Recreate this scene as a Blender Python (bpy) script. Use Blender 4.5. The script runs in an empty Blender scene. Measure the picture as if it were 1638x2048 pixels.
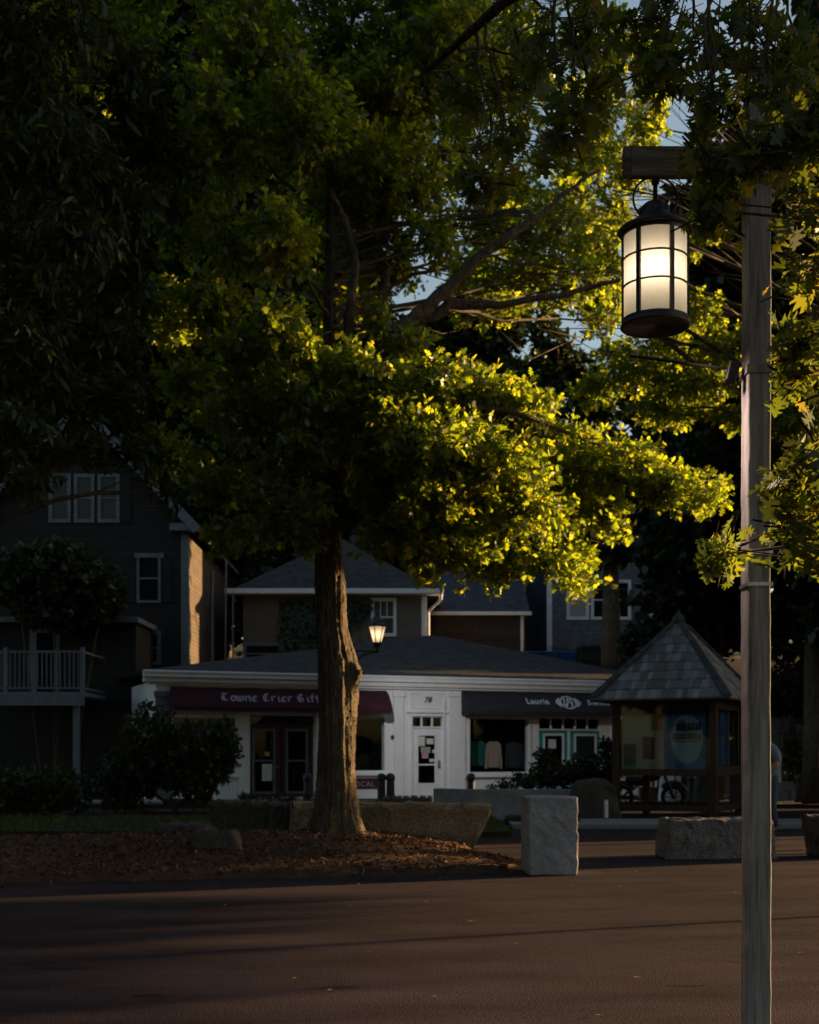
import bpy, math, random
import numpy as np
from mathutils import Matrix, Vector

S = bpy.context.scene
COL = S.collection
R = math.radians

# ------------------------------------------------------------------ camera, sky, sun, exposure
EYE, HOR, F = 1.35, 1512.0, 2600.0        # eye height, horizon row and focal length of the 1638 x 2048 photograph
cam = bpy.data.cameras.new('camera')
cam_o = bpy.data.objects.new('camera', cam)
COL.objects.link(cam_o)
cam_o.location = (0, 0, EYE)
cam_o.rotation_euler = (R(90), 0, 0)
cam.sensor_fit = 'HORIZONTAL'
cam.sensor_width = 36
cam.lens = F / 1638 * 36
cam.shift_y = (HOR - 1024) / 1638
cam.clip_end = 2000
cam.dof.use_dof = True
cam.dof.focus_distance = 7.2
cam.dof.aperture_fstop = 5.0
S.camera = cam_o

SUN_EL, SUN_AZ = R(6.5), R(22.0)          # sun low on the right, a little beyond the scene
w = bpy.data.worlds.new('World')
S.world = w
w.use_nodes = True
nt = w.node_tree
sky = nt.nodes.new('ShaderNodeTexSky')
sky.sky_type = 'NISHITA'
sky.sun_disc = False
sky.sun_elevation = SUN_EL
sky.sun_rotation = R(90) - SUN_AZ
sky.air_density = 1.0
sky.dust_density = 2.0
sky.ozone_density = 1.0
bg = nt.nodes['Background']
bg.inputs['Strength'].default_value = 0.06
nt.links.new(sky.outputs[0], bg.inputs['Color'])

sun = bpy.data.lights.new('sun', 'SUN')
sun.energy = 4.6
sun.angle = R(0.5)
sun.color = (1.0, 0.62, 0.28)
sun_o = bpy.data.objects.new('sun', sun)
COL.objects.link(sun_o)
SUN_DIR = Vector((math.cos(SUN_AZ) * math.cos(SUN_EL), math.sin(SUN_AZ) * math.cos(SUN_EL), math.sin(SUN_EL)))
sun_o.rotation_euler = SUN_DIR.to_track_quat('Z', 'Y').to_euler()
sun_o.location = SUN_DIR * 60


S.view_settings.view_transform = 'Standard'
S.view_settings.look = 'None'
S.view_settings.gamma = 1
S.view_settings.use_curve_mapping = False
S.view_settings.exposure = 2.0
S.cycles.max_bounces = 8
S.cycles.transparent_max_bounces = 12
S.cycles.sample_clamp_indirect = 3.0
S.cycles.use_denoising = True

# ------------------------------------------------------------------ helpers
def P(px, py, Y):
    return np.array([(px - 819) / F * Y, Y, EYE + (HOR - py) / F * Y])

def gy(py, z=0.0):
    """distance of the ground point of height z that lies on image row py"""
    return (EYE - z) * F / (py - HOR)

ROOT = {}

class MB:
    def __init__(s):
        s.v, s.f, s.n, s.arr = [], [], 0, []
    def add(s, verts, faces):
        b = s.n
        s.v.extend([tuple(map(float, p)) for p in verts])
        s.n += len(verts)
        s.f.extend([tuple(b + i for i in q) for q in faces])
        return b
    def box(s, x0, x1, y0, y1, z0, z1):
        s.add([(x0, y0, z0), (x1, y0, z0), (x1, y1, z0), (x0, y1, z0), (x0, y0, z1), (x1, y0, z1), (x1, y1, z1), (x0, y1, z1)],
              [(0, 3, 2, 1), (4, 5, 6, 7), (0, 1, 5, 4), (1, 2, 6, 5), (2, 3, 7, 6), (3, 0, 4, 7)])
        return s
    def bar(s, a, b, wd, ht, up=(0, 0, 1)):
        a, b = Vector(a), Vector(b)
        d = (b - a).normalized()
        u = Vector(up)
        x = d.cross(u)
        if x.length < 1e-4:
            x = d.cross(Vector((1, 0, 0)))
        x.normalize()
        y = x.cross(d).normalized()
        vs = []
        for p in (a, b):
            for i, j in ((-1, -1), (1, -1), (1, 1), (-1, 1)):
                vs.append(p + x * (i * wd / 2) + y * (j * ht / 2))
        s.add(vs, [(0, 3, 2, 1), (4, 5, 6, 7), (0, 1, 5, 4), (1, 2, 6, 5), (2, 3, 7, 6), (3, 0, 4, 7)])
        return s
    def tube(s, pts, rad, n=8, cap=True, closed=False):
        pts = [Vector(p) for p in pts]
        m = len(pts)
        if not hasattr(rad, '__len__'):
            rad = [rad] * m
        prev = None
        rings = []
        for i, p in enumerate(pts):
            if closed:
                t = pts[(i + 1) % m] - pts[i - 1]
            else:
                t = pts[min(i + 1, m - 1)] - pts[max(i - 1, 0)]
            t.normalize()
            if prev is None:
                a = Vector((0, 0, 1)) if abs(t.z) < 0.9 else Vector((1, 0, 0))
                x = t.cross(a).normalized()
            else:
                x = (prev - t * prev.dot(t))
                if x.length < 1e-6:
                    x = t.orthogonal()
                x.normalize()
            prev = x
            y = t.cross(x)
            rings.append([p + x * (rad[i] * math.cos(2 * math.pi * k / n)) + y * (rad[i] * math.sin(2 * math.pi * k / n)) for k in range(n)])
        vs = [q for r in rings for q in r]
        fs = []
        for i in range(m if closed else m - 1):
            j = (i + 1) % m
            for k in range(n):
                fs.append((i * n + k, i * n + (k + 1) % n, j * n + (k + 1) % n, j * n + k))
        if cap and not closed:
            fs.append(tuple(range(n))[::-1])
            fs.append(tuple((m - 1) * n + k for k in range(n)))
        s.add(vs, fs)
        return s
    def lathe(s, prof, c, n=24, cap=True, sq=None):
        vs, fs = [], []
        for r, z in prof:
            for k in range(n):
                a = 2 * math.pi * k / n
                vs.append((c[0] + r * math.cos(a), c[1] + r * math.sin(a), c[2] + z))
        m = len(prof)
        for i in range(m - 1):
            for k in range(n):
                fs.append((i * n + k, i * n + (k + 1) % n, (i + 1) * n + (k + 1) % n, (i + 1) * n + k))
        if cap:
            fs.append(tuple(range(n))[::-1])
            fs.append(tuple((m - 1) * n + k for k in range(n)))
        s.add(vs, fs)
        return s
    def prism(s, pts, off):
        """closed outline (3-D points) pushed along off"""
        m = len(pts)
        o = Vector(off)
        a = [Vector(p) for p in pts]
        vs = a + [p + o for p in a]
        fs = [tuple(range(m))[::-1], tuple(range(m, 2 * m))]
        for i in range(m):
            j = (i + 1) % m
            fs.append((i, j, m + j, m + i))
        s.add(vs, fs)
        return s
    def build(s, name, mat, parent=None, origin=None, bevel=0, seg=2, smooth=False, sub=0, local=False):
        me = bpy.data.meshes.new(name)
        o = bpy.data.objects.new(name, me)
        COL.objects.link(o)
        vs = s.v
        if parent is not None:
            M = ROOT.get(parent.name, Matrix())
            o.parent = parent
            ROOT[o.name] = M
            if not local:
                Mi = M.inverted()
                A = np.array(Mi)
                V = np.array(vs, dtype=float).reshape(-1, 3)
                vs = (V @ A[:3, :3].T + A[:3, 3]).tolist()
        elif origin is not None:
            o.location = origin
            ROOT[o.name] = Matrix.Translation(Vector(origin))
            V = np.array(vs, dtype=float).reshape(-1, 3)
            vs = (V - np.array(origin, dtype=float)).tolist()
        me.from_pydata(vs, [], s.f)
        me.materials.append(mat)
        if smooth:
            me.polygons.foreach_set('use_smooth', [True] * len(me.polygons))
        me.update()
        if bevel:
            m = o.modifiers.new('bevel', 'BEVEL')
            m.width = bevel
            m.segments = seg
            m.limit_method = 'ANGLE'
        if sub:
            m = o.modifiers.new('sub', 'SUBSURF')
            m.levels = m.render_levels = sub
        return o

def tag(o, label, cat=None, group=None, kind=None):
    o['label'] = label
    if cat:
        o['category'] = cat
    if group:
        o['group'] = group
    if kind:
        o['kind'] = kind
    return o

def thing(name, label, cat, loc=(0, 0, 0), rz=0.0, group=None):
    o = bpy.data.objects.new(name, None)
    COL.objects.link(o)
    o.empty_display_size = 0.2
    o.location = [float(x) for x in loc]
    o.rotation_euler = (0, 0, rz)
    ROOT[o.name] = Matrix.Translation(Vector(o.location)) @ Matrix.Rotation(rz, 4, 'Z')
    return tag(o, label, cat, group)

def copy_tree(o, parent=None):
    c = o.copy()
    COL.objects.link(c)
    if parent is not None:
        c.parent = parent
    for ch in list(o.children):
        copy_tree(ch, c)
    return c

def grid_mesh(name, verts, faces_n, k, mat, parent=None, smooth=False):
    """numpy mesh: verts (N*k,3), faces_n faces each made of k consecutive verts"""
    me = bpy.data.meshes.new(name)
    n = faces_n
    me.vertices.add(n * k)
    me.vertices.foreach_set('co', np.ascontiguousarray(verts, dtype=np.float32).ravel())
    me.loops.add(n * k)
    me.loops.foreach_set('vertex_index', np.arange(n * k, dtype=np.int32))
    me.polygons.add(n)
    me.polygons.foreach_set('loop_start', np.arange(0, n * k, k, dtype=np.int32))
    me.materials.append(mat)
    me.update(calc_edges=True)
    me.validate()
    o = bpy.data.objects.new(name, me)
    COL.objects.link(o)
    if parent is not None:
        o.parent = parent
    return o

def text_geo(txt, size, shear=0.0, spacing=1.0, bold=0.0):
    cu = bpy.data.curves.new('lettering', 'FONT')
    cu.body = txt
    cu.size = size
    cu.shear = shear
    cu.space_character = spacing
    cu.offset = bold
    cu.align_x = 'CENTER'
    cu.extrude = 0.004
    cu.resolution_u = 3
    ob = bpy.data.objects.new('lettering', cu)
    me = bpy.data.meshes.new_from_object(ob)
    V = [tuple(v.co) for v in me.vertices]
    Fs = [tuple(p.vertices) for p in me.polygons]
    bpy.data.objects.remove(ob)
    bpy.data.curves.remove(cu)
    bpy.data.meshes.remove(me)
    return V, Fs

# ------------------------------------------------------------------ materials
def new_mat(name):
    m = bpy.data.materials.new(name)
    m.use_nodes = True
    return m, m.node_tree, m.node_tree.nodes['Principled BSDF']

def N(nt, t, **kw):
    n = nt.nodes.new(t)
    for k, v in kw.items():
        if k in n.inputs:
            n.inputs[k].default_value = v
        else:
            setattr(n, k, v)
    return n

def coords(nt, scale=(1, 1, 1), kind='Object', rot=(0, 0, 0)):
    tc = nt.nodes.new('ShaderNodeTexCoord')
    mp = nt.nodes.new('ShaderNodeMapping')
    mp.inputs['Scale'].default_value = scale
    mp.inputs['Rotation'].default_value = rot
    nt.links.new(tc.outputs[kind], mp.inputs[0])
    return mp.outputs[0]

def ramp(nt, fac, stops):
    r = nt.nodes.new('ShaderNodeValToRGB')
    e = r.color_ramp.elements
    while len(e) < len(stops):
        e.new(0.5)
    for i, (p, c) in enumerate(stops):
        e[i].position = p
        e[i].color = (*c, 1) if len(c) == 3 else c
    nt.links.new(fac, r.inputs[0])
    return r.outputs[0]

def bump(nt, fac, b, strength=0.4, dist=0.01, prev=None):
    n = nt.nodes.new('ShaderNodeBump')
    n.inputs['Strength'].default_value = strength
    n.inputs['Distance'].default_value = dist
    nt.links.new(fac, n.inputs['Height'])
    if prev is not None:
        nt.links.new(prev, n.inputs['Normal'])
    nt.links.new(n.outputs[0], b.inputs['Normal'])
    return n.outputs[0]

def mat_noise(name, c0, c1, scale=8, detail=6, rough=0.7, bump_s=0.3, bump_d=0.01, stretch=(1, 1, 1), spec=0.3, metallic=0, fine=None):
    m, nt, b = new_mat(name)
    co = coords(nt, stretch)
    n = N(nt, 'ShaderNodeTexNoise', Scale=scale, Detail=detail, Roughness=0.65)
    nt.links.new(co, n.inputs['Vector'])
    nt.links.new(ramp(nt, n.outputs[0], [(0.3, c0), (0.7, c1)]), b.inputs['Base Color'])
    b.inputs['Roughness'].default_value = rough
    b.inputs['Specular IOR Level'].default_value = spec
    b.inputs['Metallic'].default_value = metallic
    if bump_s:
        nv = bump(nt, n.outputs[0], b, bump_s, bump_d)
        if fine:
            n2 = N(nt, 'ShaderNodeTexNoise', Scale=fine, Detail=4)
            nt.links.new(co, n2.inputs['Vector'])
            bump(nt, n2.outputs[0], b, bump_s, bump_d * 0.3, nv)
    return m

def mat_plain(name, c, rough=0.6, spec=0.3, metallic=0):
    c2 = tuple(x * 0.82 for x in c)
    return mat_noise(name, c2, c, 5, 5, rough, 0.05, 0.003, spec=spec, metallic=metallic)

def mat_leaf(name, lo, hi, tlo, thi, mix=0.5, gloss=0.08):
    m = bpy.data.materials.new(name)
    m.use_nodes = True
    nt = m.node_tree
    nt.nodes.clear()
    out = nt.nodes.new('ShaderNodeOutputMaterial')
    geo = nt.nodes.new('ShaderNodeNewGeometry')
    rnd = geo.outputs['Random Per Island']
    d = nt.nodes.new('ShaderNodeBsdfDiffuse')
    t = nt.nodes.new('ShaderNodeBsdfTranslucent')
    g = N(nt, 'ShaderNodeBsdfGlossy', Roughness=0.38)
    g.inputs['Color'].default_value = (0.8, 0.85, 0.8, 1)
    mid = tuple((a * .6 + b_ * .4) for a, b_ in zip(lo, hi)); tmid = tuple((a * .6 + b_ * .4) for a, b_ in zip(tlo, thi))
    nt.links.new(ramp(nt, rnd, [(0, lo), (.55, mid), (.9, hi), (1, (hi[0] * 1.25, hi[1] * .95, hi[2]))]), d.inputs['Color'])
    nt.links.new(ramp(nt, rnd, [(0, tlo), (.55, tmid), (.9, thi), (1, (thi[0] * 1.2, thi[1] * .85, thi[2]))]), t.inputs['Color'])
    mx = N(nt, 'ShaderNodeMixShader')
    mx.inputs[0].default_value = mix
    nt.links.new(d.outputs[0], mx.inputs[1])
    nt.links.new(t.outputs[0], mx.inputs[2])
    m2 = N(nt, 'ShaderNodeMixShader')
    m2.inputs[0].default_value = gloss
    nt.links.new(mx.outputs[0], m2.inputs[1])
    nt.links.new(g.outputs[0], m2.inputs[2])
    nt.links.new(m2.outputs[0], out.inputs['Surface'])
    return m

def mat_brick(name, c0, c1, cm, bw, bh, off=0.5, mortar=0.02, rough=0.85, bs=0.6, bd=0.01, axes='XZ'):
    m, nt, b = new_mat(name)
    tc = nt.nodes.new('ShaderNodeTexCoord')
    sp = nt.nodes.new('ShaderNodeSeparateXYZ')
    cb = nt.nodes.new('ShaderNodeCombineXYZ')
    nt.links.new(tc.outputs['Object'], sp.inputs[0])
    nt.links.new(sp.outputs[axes[0]], cb.inputs[0])
    nt.links.new(sp.outputs[axes[1]], cb.inputs[1])
    br = nt.nodes.new('ShaderNodeTexBrick')
    br.offset = off
    br.inputs['Scale'].default_value = 1
    br.inputs['Brick Width'].default_value = bw
    br.inputs['Row Height'].default_value = bh
    br.inputs['Mortar Size'].default_value = mortar * bh
    br.inputs['Mortar Smooth'].default_value = 0.3
    br.inputs['Color1'].default_value = (*c0, 1)
    br.inputs['Color2'].default_value = (*c1, 1)
    br.inputs['Mortar'].default_value = (*cm, 1)
    nt.links.new(cb.outputs[0], br.inputs['Vector'])
    nz = N(nt, 'ShaderNodeTexNoise', Scale=3.0, Detail=6)
    nt.links.new(tc.outputs['Object'], nz.inputs['Vector'])
    mx = nt.nodes.new('ShaderNodeMix')
    mx.data_type = 'RGBA'
    mx.blend_type = 'MULTIPLY'
    mx.inputs[0].default_value = 0.6
    nt.links.new(br.outputs['Color'], mx.inputs[6])
    nt.links.new(ramp(nt, nz.outputs[0], [(0.3, (0.55, 0.55, 0.55)), (0.7, (1.1, 1.1, 1.1))]), mx.inputs[7])
    nt.links.new(mx.outputs[2], b.inputs['Base Color'])
    b.inputs['Roughness'].default_value = rough
    b.inputs['Specular IOR Level'].default_value = 0.2
    inv = N(nt, 'ShaderNodeMath', operation='SUBTRACT')
    inv.inputs[0].default_value = 1
    nt.links.new(br.outputs['Fac'], inv.inputs[1])
    bump(nt, inv.outputs[0], b, bs, bd)
    return m

def mat_wood(name, lo, hi, axis='Z', rough=0.8, bs=0.6):
    m, nt, b = new_mat(name)
    sc = {'Z': (1, 1, 0.05), 'X': (0.05, 1, 1), 'Y': (1, 0.05, 1)}[axis]
    co = coords(nt, sc)
    n1 = N(nt, 'ShaderNodeTexNoise', Scale=60, Detail=8, Roughness=0.7, Distortion=0.6)
    n2 = N(nt, 'ShaderNodeTexNoise', Scale=14, Detail=4, Roughness=0.6, Distortion=1.2)
    n3 = N(nt, 'ShaderNodeTexNoise', Scale=2.0, Detail=4)
    for n in (n1, n2):
        nt.links.new(co, n.inputs['Vector'])
    nt.links.new(coords(nt), n3.inputs['Vector'])
    mxf = N(nt, 'ShaderNodeMath', operation='ADD')
    nt.links.new(n1.outputs[0], mxf.inputs[0])
    nt.links.new(n2.outputs[0], mxf.inputs[1])
    hf = N(nt, 'ShaderNodeMath', operation='MULTIPLY')
    hf.inputs[1].default_value = 0.5
    nt.links.new(mxf.outputs[0], hf.inputs[0])
    c = ramp(nt, hf.outputs[0], [(0.36, tuple(x * 0.35 for x in lo)), (0.45, lo), (0.62, hi)])
    mx = nt.nodes.new('ShaderNodeMix')
    mx.data_type = 'RGBA'
    mx.blend_type = 'MULTIPLY'
    mx.inputs[0].default_value = 0.7
    nt.links.new(c, mx.inputs[6])
    nt.links.new(ramp(nt, n3.outputs[0], [(0.3, (0.6, 0.6, 0.62)), (0.7, (1.1, 1.1, 1.1))]), mx.inputs[7])
    nt.links.new(mx.outputs[2], b.inputs['Base Color'])
    b.inputs['Roughness'].default_value = rough
    b.inputs['Specular IOR Level'].default_value = 0.25
    bump(nt, hf.outputs[0], b, bs, 0.006)
    return m

def mat_glass(name, tint=(0.9, 0.95, 0.95), refl=0.45):
    """clear window glass: see-through with Fresnel reflection"""
    m = bpy.data.materials.new(name)
    m.use_nodes = True
    nt = m.node_tree
    nt.nodes.clear()
    out = nt.nodes.new('ShaderNodeOutputMaterial')
    t = nt.nodes.new('ShaderNodeBsdfTransparent')
    t.inputs[0].default_value = (*tint, 1)
    g = N(nt, 'ShaderNodeBsdfGlossy', Roughness=0.03)
    fr = N(nt, 'ShaderNodeFresnel', IOR=1.5)
    mx = nt.nodes.new('ShaderNodeMixShader')
    ml = N(nt, 'ShaderNodeMath', operation='MULTIPLY')
    ml.inputs[1].default_value = refl
    nt.links.new(fr.outputs[0], ml.inputs[0])
    nt.links.new(ml.outputs[0], mx.inputs[0])
    nt.links.new(t.outputs[0], mx.inputs[1])
    nt.links.new(g.outputs[0], mx.inputs[2])
    nt.links.new(mx.outputs[0], out.inputs['Surface'])
    return m

def mat_frost(name, tr=0.3):
    """frosted lamp glass, lit from inside by the lamp behind it"""
    m = bpy.data.materials.new(name)
    m.use_nodes = True
    nt = m.node_tree
    nt.nodes.clear()
    out = nt.nodes.new('ShaderNodeOutputMaterial')
    tl = nt.nodes.new('ShaderNodeBsdfTranslucent')
    tl.inputs[0].default_value = (0.9, 0.82, 0.68, 1)
    df = nt.nodes.new('ShaderNodeBsdfDiffuse')
    df.inputs[0].default_value = (0.7, 0.64, 0.54, 1)
    mx = N(nt, 'ShaderNodeMixShader')
    mx.inputs[0].default_value = 0.45
    nt.links.new(tl.outputs[0], mx.inputs[1])
    nt.links.new(df.outputs[0], mx.inputs[2])
    nt.links.new(mx.outputs[0], out.inputs['Surface'])
    return m

M = {}
# asphalt
m, nt_, b = new_mat('asphalt')
co = coords(nt_)
n1 = N(nt_, 'ShaderNodeTexNoise', Scale=0.5, Detail=8, Roughness=0.6)
n2 = N(nt_, 'ShaderNodeTexVoronoi', Scale=110.0)
n3 = N(nt_, 'ShaderNodeTexNoise', Scale=60.0, Detail=6, Roughness=0.8)
n4 = N(nt_, 'ShaderNodeTexNoise', Scale=1.2, Detail=5, Roughness=0.6)
nt_.links.new(coords(nt_, (0.35, 1.4, 1)), n4.inputs['Vector'])
for n in (n1, n2, n3):
    nt_.links.new(co, n.inputs['Vector'])
c1 = ramp(nt_, n3.outputs[0], [(0.3, (0.012, 0.0105, 0.010)), (0.55, (0.045, 0.040, 0.038)), (0.75, (0.13, 0.115, 0.105))])
mx = nt_.nodes.new('ShaderNodeMix'); mx.data_type = 'RGBA'; mx.blend_type = 'MULTIPLY'; mx.inputs[0].default_value = 0.75
nt_.links.new(c1, mx.inputs[6])
nt_.links.new(ramp(nt_, n1.outputs[0], [(0.3, (0.62, 0.51, 0.66)), (0.7, (1.42, 1.13, 1.5))]), mx.inputs[7])
mx2 = nt_.nodes.new('ShaderNodeMix'); mx2.data_type = 'RGBA'; mx2.blend_type = 'MULTIPLY'; mx2.inputs[0].default_value = 0.7
nt_.links.new(mx.outputs[2], mx2.inputs[6])
nt_.links.new(ramp(nt_, n4.outputs[0], [(0.35, (0.55, 0.55, 0.57)), (0.6, (1.1, 1.08, 1.05))]), mx2.inputs[7])
n5 = N(nt_, 'ShaderNodeTexNoise', Scale=2.6, Detail=3, Roughness=0.5)
nt_.links.new(coords(nt_, (0.6, 1.6, 1)), n5.inputs['Vector'])
n6 = N(nt_, 'ShaderNodeTexNoise', Scale=170.0, Detail=2)
nt_.links.new(co, n6.inputs['Vector'])
mx3 = nt_.nodes.new('ShaderNodeMix'); mx3.data_type = 'RGBA'; mx3.blend_type = 'MULTIPLY'; mx3.inputs[0].default_value = 1.0
nt_.links.new(mx2.outputs[2], mx3.inputs[6])
nt_.links.new(ramp(nt_, n5.outputs[0], [(0.0, (1, 1, 1)), (0.66, (1, 1, 1)), (0.72, (0.45, 0.45, 0.46))]), mx3.inputs[7])
mx4 = nt_.nodes.new('ShaderNodeMix'); mx4.data_type = 'RGBA'; mx4.blend_type = 'ADD'; mx4.inputs[0].default_value = 1.0
nt_.links.new(mx3.outputs[2], mx4.inputs[6])
nt_.links.new(ramp(nt_, n6.outputs[0], [(0.0, (0, 0, 0)), (0.70, (0, 0, 0)), (0.78, (0.09, 0.085, 0.08))]), mx4.inputs[7])
nt_.links.new(mx4.outputs[2], b.inputs['Base Color'])
b.inputs['Roughness'].default_value = 0.88
b.inputs['Specular IOR Level'].default_value = 0.05
nv = bump(nt_, n2.outputs['Distance'], b, 0.5, 0.006)
bump(nt_, n3.outputs[0], b, 0.35, 0.004, nv)
M['asphalt'] = m

# granite
def granite(name, base, dark, lite, sc=90, big=3.0, bs=0.35):
    m, nt, b = new_mat(name)
    co = coords(nt)
    n1 = N(nt, 'ShaderNodeTexNoise', Scale=sc, Detail=6, Roughness=0.75)
    n2 = N(nt, 'ShaderNodeTexNoise', Scale=big, Detail=7, Roughness=0.6)
    for n in (n1, n2):
        nt.links.new(co, n.inputs['Vector'])
    c1 = ramp(nt, n1.outputs[0], [(0.35, dark), (0.5, base), (0.7, lite)])
    mx = nt.nodes.new('ShaderNodeMix'); mx.data_type = 'RGBA'; mx.blend_type = 'MULTIPLY'; mx.inputs[0].default_value = 0.8
    nt.links.new(c1, mx.inputs[6])
    nt.links.new(ramp(nt, n2.outputs[0], [(0.3, (0.55, 0.54, 0.52)), (0.7, (1.1, 1.1, 1.1))]), mx.inputs[7])
    nt.links.new(mx.outputs[2], b.inputs['Base Color'])
    b.inputs['Roughness'].default_value = 0.85
    b.inputs['Specular IOR Level'].default_value = 0.25
    nv = bump(nt, n1.outputs[0], b, bs, 0.006)
    bump(nt, n2.outputs[0], b, bs, 0.03, nv)
    return m
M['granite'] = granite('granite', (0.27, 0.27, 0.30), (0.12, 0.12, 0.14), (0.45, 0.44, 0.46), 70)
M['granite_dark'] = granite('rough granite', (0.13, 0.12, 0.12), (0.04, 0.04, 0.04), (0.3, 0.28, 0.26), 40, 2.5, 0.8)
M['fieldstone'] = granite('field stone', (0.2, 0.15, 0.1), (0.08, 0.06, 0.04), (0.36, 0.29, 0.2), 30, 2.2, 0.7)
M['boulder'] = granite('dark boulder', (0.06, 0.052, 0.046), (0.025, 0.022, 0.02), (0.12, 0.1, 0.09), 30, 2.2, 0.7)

M['post_wood'] = mat_wood('weathered post wood', (0.19, 0.183, 0.183), (0.36, 0.352, 0.355), 'Z', 0.85, 0.8)
M['beam_wood'] = mat_wood('weathered beam wood', (0.16, 0.135, 0.105), (0.32, 0.27, 0.21), 'X', 0.85, 0.8)
M['kiosk_wood'] = mat_wood('brown stained wood', (0.05, 0.028, 0.018), (0.10, 0.055, 0.034), 'Z', 0.7, 0.4)
M['iron'] = mat_noise('black painted iron', (0.012, 0.012, 0.014), (0.03, 0.028, 0.028), 30, 5, 0.45, 0.15, 0.002, spec=0.4)
M['lamp_iron'] = mat_noise('bronze painted iron', (0.016, 0.013, 0.013), (0.035, 0.03, 0.03), 24, 5, 0.42, 0.15, 0.002, spec=0.45)
M['steel'] = mat_noise('steel band', (0.35, 0.35, 0.36), (0.55, 0.55, 0.56), 40, 3, 0.35, 0.1, 0.001, metallic=1.0)
M['frost'] = mat_frost('frosted lamp glass')
M['frost_small'] = mat_frost('cream lamp glass')

# bark
m, nt_, b = new_mat('bark')
co = coords(nt_, (1, 1, 0.16))
n1 = N(nt_, 'ShaderNodeTexNoise', Scale=26, Detail=9, Roughness=0.7, Distortion=0.8)
n2 = N(nt_, 'ShaderNodeTexVoronoi', Scale=22.0, feature='DISTANCE_TO_EDGE')
n3 = N(nt_, 'ShaderNodeTexNoise', Scale=3, Detail=5)
for n in (n1, n2):
    nt_.links.new(co, n.inputs['Vector'])
nt_.links.new(coords(nt_), n3.inputs['Vector'])
mxc = nt_.nodes.new('ShaderNodeMix'); mxc.data_type = 'RGBA'; mxc.blend_type = 'MULTIPLY'; mxc.inputs[0].default_value = 0.7
nt_.links.new(ramp(nt_, n1.outputs[0], [(0.3, (0.03, 0.022, 0.016)), (0.48, (0.11, 0.085, 0.06)), (0.75, (0.27, 0.215, 0.15))]), mxc.inputs[6])
nt_.links.new(ramp(nt_, n3.outputs[0], [(0.3, (0.5, 0.5, 0.5)), (0.7, (1.1, 1.1, 1.05))]), mxc.inputs[7])
nt_.links.new(mxc.outputs[2], b.inputs['Base Color'])
b.inputs['Roughness'].default_value = 0.9
b.inputs['Specular IOR Level'].default_value = 0.2
nv = bump(nt_, n2.outputs['Distance'], b, 1.0, 0.05)
bump(nt_, n1.outputs[0], b, 1.0, 0.04, nv)
M['bark'] = m
M['twig'] = mat_noise('twig bark', (0.035, 0.027, 0.02), (0.10, 0.075, 0.052), 30, 4, 0.85, 0.3, 0.004)

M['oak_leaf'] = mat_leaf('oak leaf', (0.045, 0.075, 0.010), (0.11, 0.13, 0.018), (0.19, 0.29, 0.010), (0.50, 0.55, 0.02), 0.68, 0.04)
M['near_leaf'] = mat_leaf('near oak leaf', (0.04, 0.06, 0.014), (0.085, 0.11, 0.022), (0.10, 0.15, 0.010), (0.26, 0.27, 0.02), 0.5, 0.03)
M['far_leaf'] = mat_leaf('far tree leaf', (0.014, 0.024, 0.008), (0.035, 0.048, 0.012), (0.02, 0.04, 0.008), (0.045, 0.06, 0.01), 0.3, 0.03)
M['willow_leaf'] = mat_leaf('narrow leaf', (0.025, 0.045, 0.008), (0.06, 0.075, 0.014), (0.04, 0.06, 0.006), (0.08, 0.09, 0.008), 0.4, 0.03)
M['shrub_leaf'] = mat_leaf('shrub leaf', (0.014, 0.025, 0.008), (0.04, 0.05, 0.012), (0.03, 0.05, 0.008), (0.07, 0.08, 0.012), 0.35, 0.04)
M['fallen'] = mat_leaf('fallen leaf', (0.3, 0.18, 0.07), (0.5, 0.33, 0.14), (0.2, 0.1, 0.03), (0.3, 0.16, 0.05), 0.2, 0.03)
M['grass'] = mat_leaf('grass', (0.02, 0.04, 0.008), (0.05, 0.08, 0.015), (0.04, 0.07, 0.008), (0.08, 0.1, 0.012), 0.4, 0.03)
M['mulch'] = mat_noise('mulch', (0.035, 0.018, 0.011), (0.10, 0.05, 0.026), 40, 6, 0.95, 0.9, 0.03)
M['chip'] = mat_leaf('mulch chip', (0.035, 0.016, 0.008), (0.17, 0.085, 0.036), (0.02, 0.01, 0.005), (0.05, 0.02, 0.01), 0.05, 0.03)
M['soil'] = mat_noise('soil', (0.02, 0.017, 0.012), (0.045, 0.038, 0.024), 6, 8, 0.95, 0.6, 0.04)
M['concrete'] = mat_noise('pavement concrete', (0.14, 0.14, 0.145), (0.22, 0.22, 0.22), 6, 9, 0.85, 0.2, 0.004, fine=60)

M['white'] = mat_noise('white painted wood', (0.74, 0.74, 0.75), (0.84, 0.84, 0.85), 2.5, 8, 0.55, 0.08, 0.004, spec=0.35)
M['trim'] = mat_noise('pale trim paint', (0.66, 0.66, 0.66), (0.78, 0.78, 0.78), 3, 7, 0.55, 0.08, 0.004)
M['shaded_trim'] = mat_noise('shaded grey trim paint', (0.10, 0.108, 0.12), (0.16, 0.168, 0.185), 3, 7, 0.6, 0.08, 0.004)  # grey paint darkened further to imitate the dark left side
M['roof'] = mat_brick('asphalt roof shingles', (0.045, 0.046, 0.048), (0.075, 0.074, 0.074), (0.02, 0.02, 0.02), 0.30, 0.14, 0.5, 0.06, 0.9, 0.6, 0.008, 'XY')
M['roof_blue'] = mat_brick('blue grey roof shingles', (0.06, 0.066, 0.08), (0.09, 0.098, 0.115), (0.03, 0.03, 0.035), 0.30, 0.14, 0.5, 0.06, 0.9, 0.6, 0.008, 'XY')
m = bpy.data.materials.new('cedar shakes'); m.use_nodes = True
_b = m.node_tree.nodes['Principled BSDF']; _g = m.node_tree.nodes.new('ShaderNodeNewGeometry')
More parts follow.
